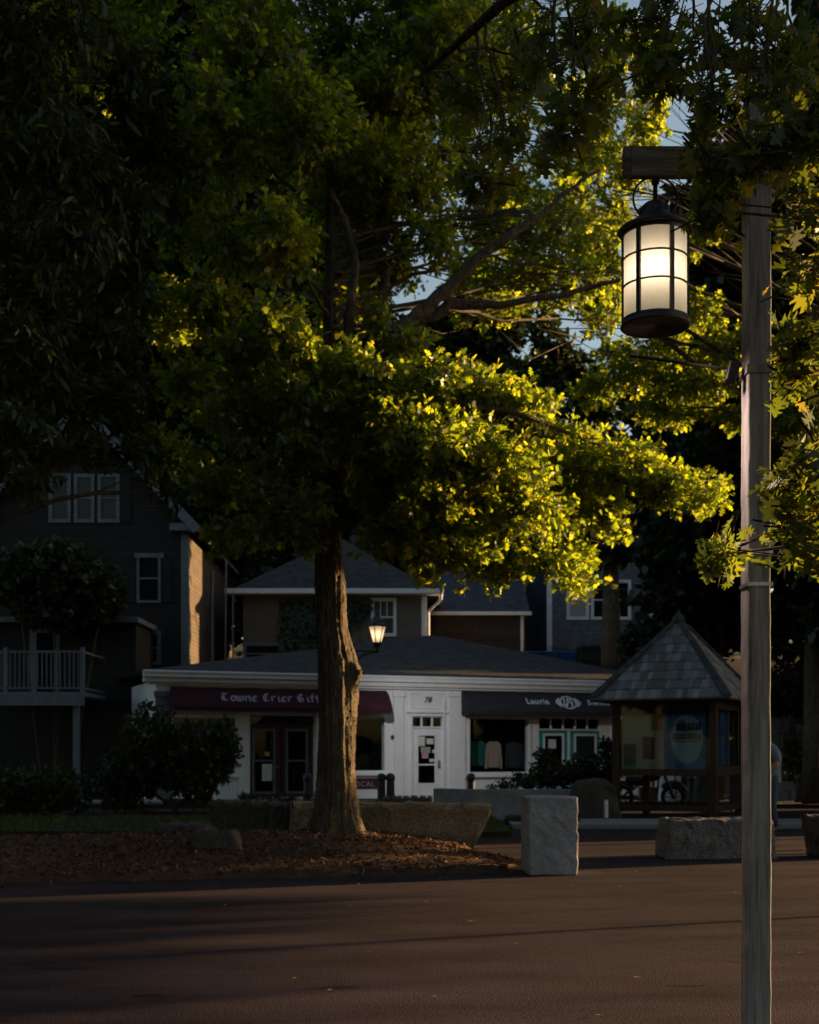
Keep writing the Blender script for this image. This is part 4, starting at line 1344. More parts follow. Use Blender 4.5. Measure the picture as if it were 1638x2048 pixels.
# boards: front board and the one on the right face, set back behind glass
bz0, bz1 = kz(1538.5), kz(1404.5)
for a, nm in ((faces[0], 'front'), (faces[1], 'right')):
    q = MB(); rbox(q, -i0, i0, -HB + .16, -HB + .19, bz0, bz1, a)
    bd = kp(q, 'board', M['cream_paper'] if nm == 'front' else M['kiosk_wood'])
    q = MB(); rbox(q, -i0, i0, -HB + .0, -HB + .006, bz0, bz1, a)
    kp(q, 'glass', M['glass'])
    if nm == 'front':
        q = MB(); rbox(q, -i0, i0, -HB + .02, -HB + .05, kz(1428), bz1, a)
        kp(q, 'header_board', M['navy'])
    else:
        q = MB()
        for x in (-i0, -.05, i0 - .09):
            rbox(q, x, x + .09, -HB - .03, -HB - .001, bz0, bz1 - .14, a)
        rbox(q, -i0, i0, -HB - .032, -HB - .001, bz1 - .14, bz1, a)
        rbox(q, -i0, i0, -HB - .0325, -HB - .001, bz0, bz0 + .06, a)
        kp(q, 'board_frame', M['kiosk_wood'], .004)
q = MB(); rbox(q, -i0, i0, HB - .1, HB - .07, bz0, bz1, 0); kp(q, 'board', M['kiosk_wood'])
# roof: courses of shakes on four slopes
HR = 1.5
zR0 = zE - .02
q = MB()
NC = 9
rk = np.random.default_rng(31)
for a in faces:
    for i in range(NC):
        t0, t1 = i / NC, min((i + 1.3) / NC, 1)
        h0, h1 = HR * (1 - t0), HR * (1 - t1)
        z0, z1 = zR0 + (zA - zR0) * t0, zR0 + (zA - zR0) * t1
        x = -h0
        while x < h0 - .01:
            wd = min(rk.uniform(.09, .19), h0 - x)
            k_ = h1 / h0 if h0 else 0
            up = .03 + rk.uniform(0, .012); dy = rk.uniform(0, .018)
            xa_, xb2 = x + .003, x + wd - .003
            ya = max(-h1, min(h1, xa_)); yb2 = max(-h1, min(h1, xb2))
            pts = [(xa_, -h0 - dy, z0 + up), (xb2, -h0 - dy, z0 + up), (yb2, -h1, z1 + .006), (ya, -h1, z1 + .006), (xa_, -h0 - dy, z0 + .003), (xb2, -h0 - dy, z0 + .003)]
            q.add([rot(p, a) for p in pts], [(0, 1, 2, 3), (4, 5, 1, 0)])
            x += wd
kp(q, 'roof', M['shake'])
q = MB()
for a in faces:
    q.add([rot(p, a) for p in [(-HR, -HR, zR0), (HR, -HR, zR0), (0, 0, zA)]], [(0, 1, 2)])
q.add([(-HR, -HR, zR0 - .03), (HR, -HR, zR0 - .03), (HR, HR, zR0 - .03), (-HR, HR, zR0 - .03)], [(3, 2, 1, 0)])
for a in faces:
    q.add([rot(p, a) for p in [(-HR, -HR, zR0 - .03), (HR, -HR, zR0 - .03), (HR, -HR, zR0), (-HR, -HR, zR0)]], [(0, 1, 2, 3)])
kp(q, 'roof_deck', M['kiosk_wood'])
for a in faces:
    q = MB()
    e0, e1 = Vector(rot((HR + .03, -HR - .03, zR0 + .045), a)), Vector(rot((0.03, -.03, zA + .02), a))
    d = (e1 - e0).normalized()
    for sgn in (-1, 1):
        side = Vector(rot((-1, 0, 0) if sgn < 0 else (0, 1, 0), a))
        dn = Vector((0, 0, 1))
        wv = side * .17 + (Vector((0, 0, 1)) * 0)
        q.add([e0, e1, e1 + wv * .6, e0 + wv, e0 + dn * .03, e1 + dn * .03, e1 + wv * .6 + dn * .03, e0 + wv + dn * .03],
              [(0, 1, 2, 3), (7, 6, 5, 4), (0, 4, 5, 1), (1, 5, 6, 2), (2, 6, 7, 3), (3, 7, 4, 0)])
    kp(q, 'hip_cap', M['navy'] if False else M['roof_blue'])
q = MB(); q.lathe([(.16, -.05), (.13, .04), (.05, .12), (.02, .2)], (0, 0, zA), 4); kp(q, 'cap', M['roof_blue'])

# posters pinned inside
KM = ROOT['notice_kiosk']
def poster(u0, u1, z0, z1, y, a, mat, label, name='poster'):
    q = MB(); b = 0
    rbox(q, u0, u1, y - .004, y, z0, z1, a)
    q.v = [tuple(KM @ Vector(p)) for p in q.v]
    c = KM @ Vector(rot(((u0 + u1) / 2, y, z0), a))
    r_ = thing(name, label, 'poster', c)
    q.build('sheet', mat, r_)
    return r_
def pk_(px): return (px - 1333.5) / (1425 - 1242) * 2 * HB
yb = -HB + .157
poster(pk_(1252), pk_(1276), kz(1531), kz(1487), yb - .004, 0, M['photo_green'], 'dark green poster at the lower left of the front board')
poster(pk_(1252), pk_(1274), kz(1537), kz(1532), yb - .004, 0, M['teal'], 'narrow turquoise strip under the dark green poster', 'notice')
poster(pk_(1289), pk_(1312), kz(1519), kz(1473), yb - .004, 0, M['photo_dark'], 'upright dark sunset photo in the middle of the front board')
poster(pk_(1304), pk_(1327), kz(1460), kz(1429), yb - .004, 0, M['photo_dark'], 'dark square photo at the upper middle of the front board')
bp = poster(pk_(1329), pk_(1410), kz(1537), kz(1428), yb - .004, 0, M['blue_poster'], 'large blue event poster with dark block lettering on the front board')
q = MB()
# pale ground of the blue poster and its dark letter shapes
cx_, cz_ = pk_(1372), kz(1478)
def kadd(q, pts, fcs):
    q.add([tuple(KM @ Vector(p)) for p in pts], fcs)
oval = [(cx_ + .36 * math.cos(t * .2618) * (1 if abs(math.cos(t * .2618)) < .8 else .95), yb - .011, cz_ + .52 * math.sin(t * .2618)) for t in range(24)]
kadd(q, oval, [tuple(range(24))])
q.build('print', M['pale_poster'], bp)
q = MB(); rl = np.random.default_rng(4)
def lrow(z0, z1, u0, u1, n, jit=.02):
    k = (u1 - u0) / n
    for i in range(n):
        a_ = u0 + i * k; wd = k * rl.uniform(.55, .8); zz = rl.uniform(-jit, jit)
        kadd(q, [(a_, yb - .014, z0 + zz), (a_ + wd, yb - .014, z0 + zz), (a_ + wd, yb - .014, z1 + zz), (a_, yb - .014, z1 + zz)], [(0, 1, 2, 3)])
        kadd(q, [(a_ - .01, yb - .0145, z0 + zz), (a_ + wd + .015, yb - .0145, z0 + zz), (a_ + wd + .015, yb - .0145, z0 + zz + .025), (a_ - .01, yb - .0145, z0 + zz + .025)], [(0, 1, 2, 3)])
lrow(kz(1461), kz(1446), pk_(1352), pk_(1399), 9)
lrow(kz(1462), kz(1440), pk_(1356), pk_(1370), 3)
lrow(kz(1479), kz(1466), pk_(1346), pk_(1400), 11, .01)
lrow(kz(1484), kz(1481.5), pk_(1350), pk_(1392), 12, .004)
q.build('lettering', M['dark_lettering'], bp)
poster(-.80, .0, bz0 + .07, bz1 - .15, -HB + .155, faces[1], M['blue_poster'], 'blue poster behind the front pane of the kiosk side')
poster(.05, .85, bz0 + .07, bz1 - .15, -HB + .155, faces[1], M['blue_poster'], 'blue poster behind the rear pane of the kiosk side')
# pale notice board right of the kiosk, between it and the lamp post
q = MB(); Yn = 30.5
q.box(xpx(1462, Yn), xpx(1500, Yn), Yn, Yn + .04, zpx(1535, Yn), zpx(1474, Yn))
nb = thing('sign', 'white paper notice on a stand between the kiosk and the wooden post', 'sign', (xpx(1481, Yn), Yn, .09))
q.build('sheet', M['paper'], nb)
q = MB()
for px in (1463, 1498):
    q.box(xpx(px, Yn) - .03, xpx(px, Yn) + .03, Yn + .05, Yn + .11, 0.05, zpx(1470, Yn))
q.box(xpx(1462, Yn), xpx(1500, Yn), Yn + .045, Yn + .06, zpx(1610, Yn), zpx(1538, Yn))
q.build('stand', M['kiosk_wood'], nb)

# ------------------------------------------------------------------ wooden lamp post
PY = 6.30
def X6(px, Y=PY): return (px - 819) / F * Y
def Z6(py, Y=PY): return EYE + (HOR - py) / F * Y
lp = thing('lamp_post', 'weathered square timber lamp post with a double cross arm and steel bands', 'lamp post', (X6(1518), PY + .07, 0))
px0, px1 = X6(1496.5), X6(1542.5)
q = MB()
nz = 60
zt = Z6(205)
pr = np.random.default_rng(2)
vs = []
for i in range(nz + 1):
    z = -0.03 + (zt + .03) * i / nz
    j = .0012
    for (x, y) in ((px0, PY), (px1, PY), (px1, PY + .14), (px0, PY + .14)):
        vs.append((x + pr.normal(0, j) + .002 * math.sin(z * 2.1), y + pr.normal(0, j), z))
fs = [(i * 4 + k, i * 4 + (k + 1) % 4, (i + 1) * 4 + (k + 1) % 4, (i + 1) * 4 + k) for i in range(nz) for k in range(4)]
fs += [(3, 2, 1, 0), (nz * 4, nz * 4 + 1, nz * 4 + 2, nz * 4 + 3)]
q.add(vs, fs)
q.build('post', M['post_wood'], lp, bevel=.009, seg=3)
for y0, y1, pa in ((PY - .052, PY - .0035, 1263), (PY + .1435, PY + .192, 1248)):
    q = MB(); q.box(X6(pa, y0), px1 + .10, y0, y1, Z6(351, y0), Z6(291, y0))
    q.build('cross_arm', M['beam_wood'], lp, bevel=.006)
for zpy in (1168, 1104, 737):
    q = MB(); z = Z6(zpy); o = .004; hgt = .009 if zpy != 737 else .02
    t_ = .003
    q.box(px0 - o - t_, px1 + o + t_, PY - o - t_, PY - o, z - hgt, z + hgt)
    q.box(px0 - o - t_, px1 + o + t_, PY + .14 + o, PY + .14 + o + t_, z - hgt, z + hgt)
    q.box(px0 - o - t_, px0 - o, PY - o + .0005, PY + .14 + o - .0005, z - hgt, z + hgt)
    q.box(px1 + o, px1 + o + t_, PY - o + .0005, PY + .14 + o - .0005, z - hgt, z + hgt)
    q.build('band', M['steel'] if zpy != 737 else M['post_wood'], lp)
q = MB()
q.bar((X6(1482), PY + .07, Z6(738)), (X6(1462), PY + .07, Z6(733)), .05, .10)
q.tube([(X6(1476), PY + .07, Z6(752)), (X6(1466), PY + .07, Z6(742)), (X6(1462), PY + .07, Z6(730))], .02, 8)
q.build('bracket', M['iron'], lp, bevel=.006)
q = MB(); q.tube([(X6(1470), PY + .07, Z6(730)), ((1262 - 819) / F * 6.9, 6.9, EYE + (HOR - 712) / F * 6.9)], .0075, 10)
q.build('banner_rod', M['shutter'], lp, smooth=True)

# ------------------------------------------------------------------ hanging lantern
LX, LY = X6(1316), PY + .07
def L(py): return Z6(py, LY)
kpx = LY / F                                  # metres per pixel of the photograph at the lantern
lan = thing('lantern', 'large black lantern with cream frosted panes, lit, hanging from the cross arm', 'lantern', (LX, LY, L(660)))
q = MB()
c = (LX, LY, 0)
rr = lambda p: p * kpx
q.lathe([(rr(4), L(404)), (rr(10), L(404.5)), (rr(20), L(407)), (rr(26), L(412)), (rr(27.5), L(418)), (rr(27.5), L(428)), (rr(30), L(431)), (rr(36), L(436)), (rr(39), L(444)), (rr(42), L(448)), (rr(60), L(453)), (rr(70), L(457)), (rr(74), L(461)), (rr(74.5), L(464)), (rr(73), L(466)), (rr(66), L(467)), (rr(58), L(466)), (rr(20), L(464))], c, 48)
q.build('cap', M['lamp_iron'], lan, smooth=True)
q = MB()
q.lathe([(rr(60), L(640)), (rr(66), L(639)), (rr(67), L(643)), (rr(66.5), L(648)), (rr(69), L(651)), (rr(69.5), L(654)), (rr(67), L(656)), (rr(62), L(656)), (rr(60), L(652)), (rr(0.5), L(650)), (rr(0.5), L(645)), (rr(58), L(645)), (rr(60), L(640))], c, 48, cap=False)
q.build('base', M['lamp_iron'], lan, smooth=True)
q = MB()
q.lathe([(rr(58), L(466.5)), (rr(66), L(466.5)), (rr(66), L(474)), (rr(58), L(474)), (rr(58), L(466.5))], c, 48, cap=False)
for py in (521, 576):
    q.lathe([(rr(63), L(py - 1.6)), (rr(65.5), L(py - 1.6)), (rr(66.3), L(py)), (rr(65.5), L(py + 1.6)), (rr(63), L(py + 1.6)), (rr(63), L(py - 1.6))], c, 48, cap=False)
for k in range(6):
    a = R(60 * k + 30 - 90 - 10.8)
    ca, sa = math.cos(a), math.sin(a)
    tx, ty = -sa, ca
    for r0, r1, wd in ((rr(60), rr(66.8), rr(4.2)),):
        pts = []
        for z in (L(642), L(467.5)):
            for r_, s_ in ((r0, -1), (r1, -1), (r1, 1), (r0, 1)):
                pts.append((LX + ca * r_ + tx * s_ * wd, LY + sa * r_ + ty * s_ * wd, z))
        q.add(pts, [(0, 3, 2, 1), (4, 5, 6, 7), (0, 1, 5, 4), (1, 2, 6, 5), (2, 3, 7, 6), (3, 0, 4, 7)])
q.build('frame', M['lamp_iron'], lan)
for k in range(6):
    q = MB(); vs = []; nseg = 8
    for i in range(nseg + 1):
        a = R(60 * k + 30 - 90 - 10.8 + 60 * i / nseg)
        for z in (L(646), L(466.8)):
            vs.append((LX + rr(62.2) * math.cos(a), LY + rr(62.2) * math.sin(a), z))
    q.add(vs, [(2 * i, 2 * i + 2, 2 * i + 3, 2 * i + 1) for i in range(nseg)])
    q.build('pane', M['frost'], lan, smooth=True)
q = MB()
q.lathe([(rr(11), L(438)), (rr(11), L(470)), (rr(14), L(474)), (rr(14), L(500)), (rr(9), L(506))], c, 16)
q.build('lamp_socket', M['lamp_iron'], lan)
q = MB()
q.tube([(LX, LY, L(405)), (LX, LY, Z6(351, PY))], rr(4.6), 12)
q.tube([(LX, LY, L(368)), (LX, LY, L(360))], rr(8), 12)
q.build('stem', M['iron'], lan)
q = MB()
q.tube([(LX + rr(44) * math.sin(R(t)), LY, L(397) + rr(44) * math.cos(R(t))) for t in range(14, 150, 8)], rr(2.2), 8)
q.tube([(LX - rr(44) * math.sin(R(t)), LY, L(397) + rr(44) * math.cos(R(t))) for t in range(14, 150, 8)], rr(2.2), 8)
q.build('scroll_ring', M['iron'], lan, smooth=True)
# the lit bulb, and an added spot under its closed base that lights the ground
def lamp(name, typ, loc, energy, color, size, parent, spot=None, blend=1.0):
    l = bpy.data.lights.new(name, typ)
    l.energy = energy; l.color = color; l.shadow_soft_size = size
    if spot:
        l.spot_size = spot; l.spot_blend = blend
    o = bpy.data.objects.new(name, l)
    COL.objects.link(o)
    o.parent = parent
    o.location = Vector(loc) - parent.location
    ROOT[o.name] = Matrix()
    return o
lamp('bulb', 'POINT', (LX - .010, LY - .055, L(554)), 0.46, (1.0, 0.85, 0.66), 0.03, lan)
lamp('fill_spot', 'SPOT', (LX, LY, L(660)), 34, (1.0, 0.70, 0.56), 0.05, lan, R(150), 1.0)

# ------------------------------------------------------------------ street lamp behind the oak
SY = 35.0
def XS(px): return (px - 819) / F * SY
def ZS(py): return EYE + (HOR - py) / F * SY
ks = SY / F
sl = thing('street_lamp', 'old style black street lamp on a bracket showing right of the oak trunk', 'street lamp', (XS(690), SY, 0))
q = MB(); q.lathe([(.16, 0), (.16, .25), (.1, .35), (.07, .5), (.055, ZS(1340)), (.05, ZS(1290)), (.03, ZS(1284)), (.045, ZS(1280)), (.0, ZS(1272))], (XS(690), SY, 0), 16, cap=False)
q.build('post', M['iron'], sl, smooth=True)
q = MB()
q.tube([(XS(690), SY, ZS(1301)), (XS(752), SY, ZS(1302))], 2.0 * ks, 8)
q.tube([(XS(692), SY, ZS(1345)), (XS(706), SY, ZS(1330)), (XS(715), SY, ZS(1318)), (XS(725), SY, ZS(1310)), (XS(740), SY, ZS(1305.5)), (XS(752), SY, ZS(1304.5))], 2.0 * ks, 8)
q.lathe([(2 * ks, ZS(1300)), (3 * ks, ZS(1295)), (2 * ks, ZS(1291)), (3 * ks, ZS(1288))], (XS(707), SY, 0), 10)
q.build('bracket_arm', M['iron'], sl)
head = Vector((XS(754.5), SY, 0))
hp = [(755 - 754.5)]
q = MB()
q.lathe([(2.5 * ks, ZS(1306)), (5 * ks, ZS(1303)), (5 * ks, ZS(1296)), (6.5 * ks, ZS(1292)), (8.5 * ks, ZS(1288)), (9.5 * ks, ZS(1285)), (5 * ks, ZS(1284))], head, 12)
q.build('lamp_base', M['lamp_iron'], sl, smooth=False)
q = MB()
q.lathe([(18 * ks, ZS(1254)), (20 * ks, ZS(1252)), (20 * ks, ZS(1250)), (15 * ks, ZS(1247)), (12.5 * ks, ZS(1240)), (8 * ks, ZS(1234)), (4.5 * ks, ZS(1231)), (5 * ks, ZS(1229)), (3 * ks, ZS(1226)), (3 * ks, ZS(1224)), (1.2 * ks, ZS(1219)), (0.2 * ks, ZS(1217))], head, 12)
for k in range(6):
    a = R(60 * k + 12)
    q.tube([(head.x + 18 * ks * math.cos(a), head.y + 18 * ks * math.sin(a), ZS(1252)), (head.x + 23 * ks * math.cos(a), head.y + 23 * ks * math.sin(a), ZS(1250)), (head.x + 24.5 * ks * math.cos(a), head.y + 24.5 * ks * math.sin(a), ZS(1246.5))], .9 * ks, 6)
q.build('lamp_roof', M['lamp_iron'], sl, smooth=False)
q = MB()
for k in range(6):
    a = R(60 * k + 12)
    q.tube([(head.x + 8.5 * ks * math.cos(a), head.y + 8.5 * ks * math.sin(a), ZS(1286)), (head.x + 17.5 * ks * math.cos(a), head.y + 17.5 * ks * math.sin(a), ZS(1253))], 1.1 * ks, 6)
q.build('lamp_frame', M['lamp_iron'], sl)
for k in range(6):
    a0, a1 = R(60 * k + 12), R(60 * k + 72)
    q = MB()
    q.add([(head.x + 8.3 * ks * math.cos(a0), head.y + 8.3 * ks * math.sin(a0), ZS(1286)), (head.x + 8.3 * ks * math.cos(a1), head.y + 8.3 * ks * math.sin(a1), ZS(1286)),
           (head.x + 17.2 * ks * math.cos(a1), head.y + 17.2 * ks * math.sin(a1), ZS(1253.5)), (head.x + 17.2 * ks * math.cos(a0), head.y + 17.2 * ks * math.sin(a0), ZS(1253.5))], [(0, 1, 2, 3)])
    q.build('pane', M['frost_small'], sl)
lamp('bulb', 'POINT', (head.x, head.y, ZS(1268)), 0.9, (1.0, 0.78, 0.5), 0.06, sl)  # added bulb; the warm panes it imitates only reflect the sun
dl = lamp('fill_spot', 'SPOT', (head.x + .12, head.y + .32, ZS(1290)), 135, (1.0, 0.97, 0.95), 0.06, sl, R(86), 1.0)  # added spot outside the panes, aimed to brighten the shop front
dl.rotation_euler = (Vector((2.0, 42.4, 1.7)) - Vector((head.x, head.y, ZS(1290)))).to_track_quat('-Z', 'Y').to_euler()

# ------------------------------------------------------------------ bollards
def bollard(px, Yd, label, pt=1546, proto=[None]):
    X = xpx(px, Yd); z0 = 0.10
    zt = zpx(pt, Yd)
    if proto[0] is None:
        t = thing('bollard', label, 'bollard', (X, Yd, z0), 0, 'dark bollards along the shops')
        H = zt - z0
        q = MB(); q.lathe([(.15, 0), (.15, .05), (.115, .08), (.105, H - .22), (.115, H - .19)], (X, Yd, z0), 20); q.build('shaft', M['bollard'], t, smooth=False)
        q = MB(); q.lathe([(.12, H - .19), (.125, H - .17), (.125, H - .10), (.105, H - .05), (.06, H - .01), (.0, H)], (X, Yd, z0), 20, cap=False); q.build('dome', M['bollard'], t, smooth=True)
        proto[0] = t
        return t
    t = copy_tree(proto[0])
    t.location = (X, Yd, z0); t['label'] = label
    return t
bollard(763, 35.6, 'dark bollard, left one of the pair right of the oak trunk')
bollard(781, 35.6, 'dark bollard, right one of the pair right of the oak trunk')
bollard(942, 35.7, 'dark domed bollard below the clothes shop window')
bollard(615, 35.5, 'dark bollard before the maroon doors, close left of the oak')
bollard(1383, 35.4, 'dark bollard seen under the board of the kiosk')
bollard(1600, 35.0, 'dark bollard by the iron fence at the right edge')
q = MB(); Yp = 26.6
q.lathe([(.045, 0), (.045, .32), (.03, .36)], (xpx(1212, Yp), Yp, 0.09), 10)
tag(q.build('marker_post', M['trim'], origin=(xpx(1212, Yp), Yp, .09)), 'short pale marker post at the edge of the pavement by the kiosk', 'post')

# ------------------------------------------------------------------ motorcycle behind the kiosk
MY = 33.0
mt = thing('motorcycle', 'black motorcycle parked behind the kiosk, seen through the gap under its board', 'motorcycle', (xpx(1302, MY), MY, 0))
wr = .31
def MX(px): return xpx(px, MY)
def wheel(px):
    q = MB(); cx, cz = MX(px), wr
    q.tube([(cx + (wr - .05) * math.cos(t * .2618), MY, cz + (wr - .05) * math.sin(t * .2618)) for t in range(24)], .055, 8, closed=True)
    o = q.build('wheel', M['tyre'], mt, smooth=True)
    q = MB()
    q.tube([(cx, MY - .07, cz), (cx, MY + .07, cz)], .05, 10)
    for k in range(8):
        a = k * .785; q.tube([(cx, MY, cz), (cx + (wr - .07) * math.cos(a), MY, cz + (wr - .07) * math.sin(a))], .009, 4)
    q.build('rim', M['moto'], o)
wheel(1243); wheel(1346)
q = MB()
q.tube([(MX(1346), MY - .09, wr), (MX(1338), MY - .09, .6), (MX(1323), MY - .08, 1.02)], .028, 8)
q.tube([(MX(1346), MY + .09, wr), (MX(1338), MY + .09, .6), (MX(1323), MY + .08, 1.02)], .028, 8)
q.build('fork', M['moto'], mt)
q = MB()
q.tube([(MX(1317), MY - .36, 1.08), (MX(1321), MY - .2, 1.06), (MX(1322), MY, 1.03), (MX(1321), MY + .2, 1.06), (MX(1317), MY + .36, 1.08)], .016, 8)
q.build('handlebar', M['moto'], mt)
q = MB(); q.tube([(MX(1326), MY, .92), (MX(1331), MY, .92)], .09, 14); q.build('headlamp', M['moto'], mt)
q = MB()
q.tube([(MX(1320), MY, .8), (MX(1312), MY, .86), (MX(1302), MY, .84), (MX(1292), MY, .76)], [.06, .15, .15, .08], 12); q.build('tank', M['moto'], mt, smooth=True)
q = MB()
q.tube([(MX(1296), MY, .74), (MX(1282), MY, .71), (MX(1268), MY, .72), (MX(1252), MY, .78)], [.1, .13, .12, .07], 10); q.build('seat', M['tyre'], mt, smooth=True)
q = MB()
q.box(MX(1278), MX(1312), MY - .16, MY + .16, .22, .56); q.tube([(MX(1318), MY, .86), (MX(1315), MY, .4), (MX(1285), MY, .24), (MX(1243), MY, wr)], .03, 8); q.tube([(MX(1285), MY, .68), (MX(1243), MY, wr)], .03, 8)
q.build('engine', M['moto'], mt, bevel=.03)
q = MB()
q.tube([(MX(1346) + .37 * math.cos(R(t)), MY, wr + .37 * math.sin(R(t))) for t in range(20, 150, 10)], .06, 6); q.tube([(MX(1243) + .37 * math.cos(R(t)), MY, wr + .37 * math.sin(R(t))) for t in range(30, 170, 10)], .06, 6)
q.build('mudguard', M['moto'], mt)
# white utility box behind it, with a small red mark
q = MB(); q.box(xpx(1322, 34.6), xpx(1349, 34.6), 34.6, 35.0, .1, 1.05)
ub = thing('utility_box', 'white utility box behind the motorcycle with a small red mark', 'box', (xpx(1336, 34.6), 34.8, .1))
q.build('cabinet', M['white'], ub, bevel=.015)
q = MB(); q.lathe([(.06, 0), (.06, .004)], (0, 0, 0), 12); q.v = [(xpx(1320.5, 34.6) + .14 + x, 34.6 - .003 - z, .45 + y) for x, y, z in q.v]; q.build('red_mark', M['pink_paper'], ub)
q = MB(); q.box(xpx(1353, 34.7), xpx(1362, 34.7), 34.7, 34.82, .1, 1.2)
tag(q.build('white_post', M['white'], origin=(xpx(1357, 34.7), 34.7, .1), bevel=.01), 'white square post right of the utility box under the kiosk board', 'post')

# ------------------------------------------------------------------ person behind the post
def skin_body(name, verts, edges, radii, mat, parent, root=0, sub=2):
    me = bpy.data.meshes.new(name)
    o = bpy.data.objects.new(name, me)
    COL.objects.link(o); o.parent = parent
    me.from_pydata([tuple(Vector(v) - parent.location) for v in verts], edges, [])
    m = o.modifiers.new('skin', 'SKIN'); m.use_smooth_shade = True
    for i, r_ in enumerate(radii):
        sv = me.skin_vertices[0].data[i]
        sv.radius = (r_, r_) if not hasattr(r_, '__len__') else r_
        sv.use_root = i == root
    me.materials.append(mat)
    m = o.modifiers.new('sub', 'SUBSURF'); m.levels = m.render_levels = sub
    ROOT[o.name] = Matrix.Translation(parent.location)
    return o
HYp = 23.2
hx, hy, hz = xpx(1541, HYp), HYp, 0.0
pe = thing('person', 'person in a grey blue T-shirt and jeans standing half hidden behind the wooden post', 'person', (hx, hy, hz))
def pp(x, y, z): return (hx + x, hy + y, hz + z)
# facing left (towards -x), slightly stooped, arms bent in front
bv = [pp(.0, 0, .98), pp(.0, 0, 1.15), pp(.01, 0, 1.34), pp(-.03, 0, 1.50), pp(-.07, 0, 1.58), pp(-.11, 0, 1.68), pp(-.12, 0, 1.78),
      pp(0, -.20, 1.47), pp(.03, -.25, 1.2), pp(-.18, -.2, 1.06), pp(-.25, -.17, 1.06), pp(0, .20, 1.47), pp(.03, .25, 1.2), pp(-.18, .2, 1.06), pp(-.25, .17, 1.06),
      pp(0, -.1, .92), pp(-.02, -.11, .5), pp(.03, -.12, .1), pp(-.13, -.13, .04), pp(0, .1, .92), pp(.03, .11, .5), pp(.1, .12, .1), pp(-.05, .13, .04)]
be = [(0, 1), (1, 2), (2, 3), (3, 4), (4, 5), (5, 6), (3, 7), (7, 8), (8, 9), (9, 10), (3, 11), (11, 12), (12, 13), (13, 14), (0, 15), (15, 16), (16, 17), (17, 18), (0, 19), (19, 20), (20, 21), (21, 22)]
br = [.15, .145, .16, .12, .055, .085, .075, .06, .048, .038, .035, .06, .048, .038, .035, .095, .065, .045, .04, .095, .065, .045, .04]
body = skin_body('body', bv, be, br, M['skin'], pe)
for s_ in (-1, 1):
    for k, (dz, ln) in enumerate(((.022, .075), (.008, .085), (-.006, .08), (-.02, .065))):
        a = pp(-.27, s_ * (.17 - .004 * k), 1.06 + dz)
        b_ = pp(-.27 - ln * .6, s_ * (.16), 1.055 + dz); c_ = pp(-.27 - ln * .95, s_ * .15, 1.035 + dz)
        skin_body('finger', [a, b_, c_], [(0, 1), (1, 2)], [.009, .008, .007], M['skin'], pe, 0, 1)
    skin_body('thumb', [pp(-.24, s_ * .15, 1.085), pp(-.28, s_ * .13, 1.10), pp(-.31, s_ * .13, 1.10)], [(0, 1), (1, 2)], [.011, .009, .008], M['skin'], pe, 0, 1)
q = MB()
def ring(cx, cz, rx, ry, tilt=0):
    return [pp(cx + rx * math.cos(t * .3927), ry * math.sin(t * .3927), cz + tilt * math.cos(t * .3927)) for t in range(16)]
rows = [ring(.0, .88, .185, .2), ring(0, 1.0, .18, .195), ring(.0, 1.15, .175, .19), ring(.01, 1.32, .185, .21), ring(-.01, 1.45, .165, .215), ring(-.03, 1.53, .11, .15), ring(-.06, 1.57, .07, .075)]
vs = [p for r_ in rows for p in r_]
q.add(vs, [(i * 16 + k, i * 16 + (k + 1) % 16, (i + 1) * 16 + (k + 1) % 16, (i + 1) * 16 + k) for i in range(len(rows) - 1) for k in range(16)])
for s_ in (-1, 1):
    q.tube([pp(-.01, s_ * .15, 1.49), pp(.01, s_ * .225, 1.42), pp(.03, s_ * .255, 1.26)], [.085, .085, .075], 12)
q.build('shirt', M['shirt'], pe, smooth=True)
q = MB()
q.tube([pp(0, 0, .86), pp(0, 0, .93), pp(0, 0, 1.0)], [.13, .17, .17], 14)
for s_, kx, fx in ((-1, -.02, .03), (1, .03, .1)):
    q.tube([pp(0, s_ * .095, 1.0), pp(0, s_ * .105, .85), pp(kx, s_ * .115, .5), pp(fx, s_ * .12, .1)], [.12, .115, .09, .075], 14)
q.build('jeans', M['jeans'], pe, smooth=True)
q = MB()
hcx, hcz = -.125, 1.745
for (r_, dz) in ((1, 0),):
    vs = []; fs = []
    for i in range(7):
        th = R(90 - i * 17)
        for k in range(14):
            a = 2 * math.pi * k / 14
            vs.append(pp(hcx + .012 + .1 * math.cos(th) * math.cos(a), .088 * math.cos(th) * math.sin(a), hcz + .02 + .115 * math.sin(th)))
    fs = [(i * 14 + k, i * 14 + (k + 1) % 14, (i + 1) * 14 + (k + 1) % 14, (i + 1) * 14 + k) for i in range(6) for k in range(14)]
    q.add(vs, fs)
q.build('hair', M['hair'], pe, smooth=True)
for s_, fx in ((-1, .03), (1, .1)):
    q = MB()
    q.tube([pp(fx + .05, s_ * .125, .045), pp(fx - .08, s_ * .13, .05), pp(fx - .2, s_ * .135, .035)], [.05, .052, .038], 10)
    q.build('shoe', M['dark_lettering'], pe, smooth=True)

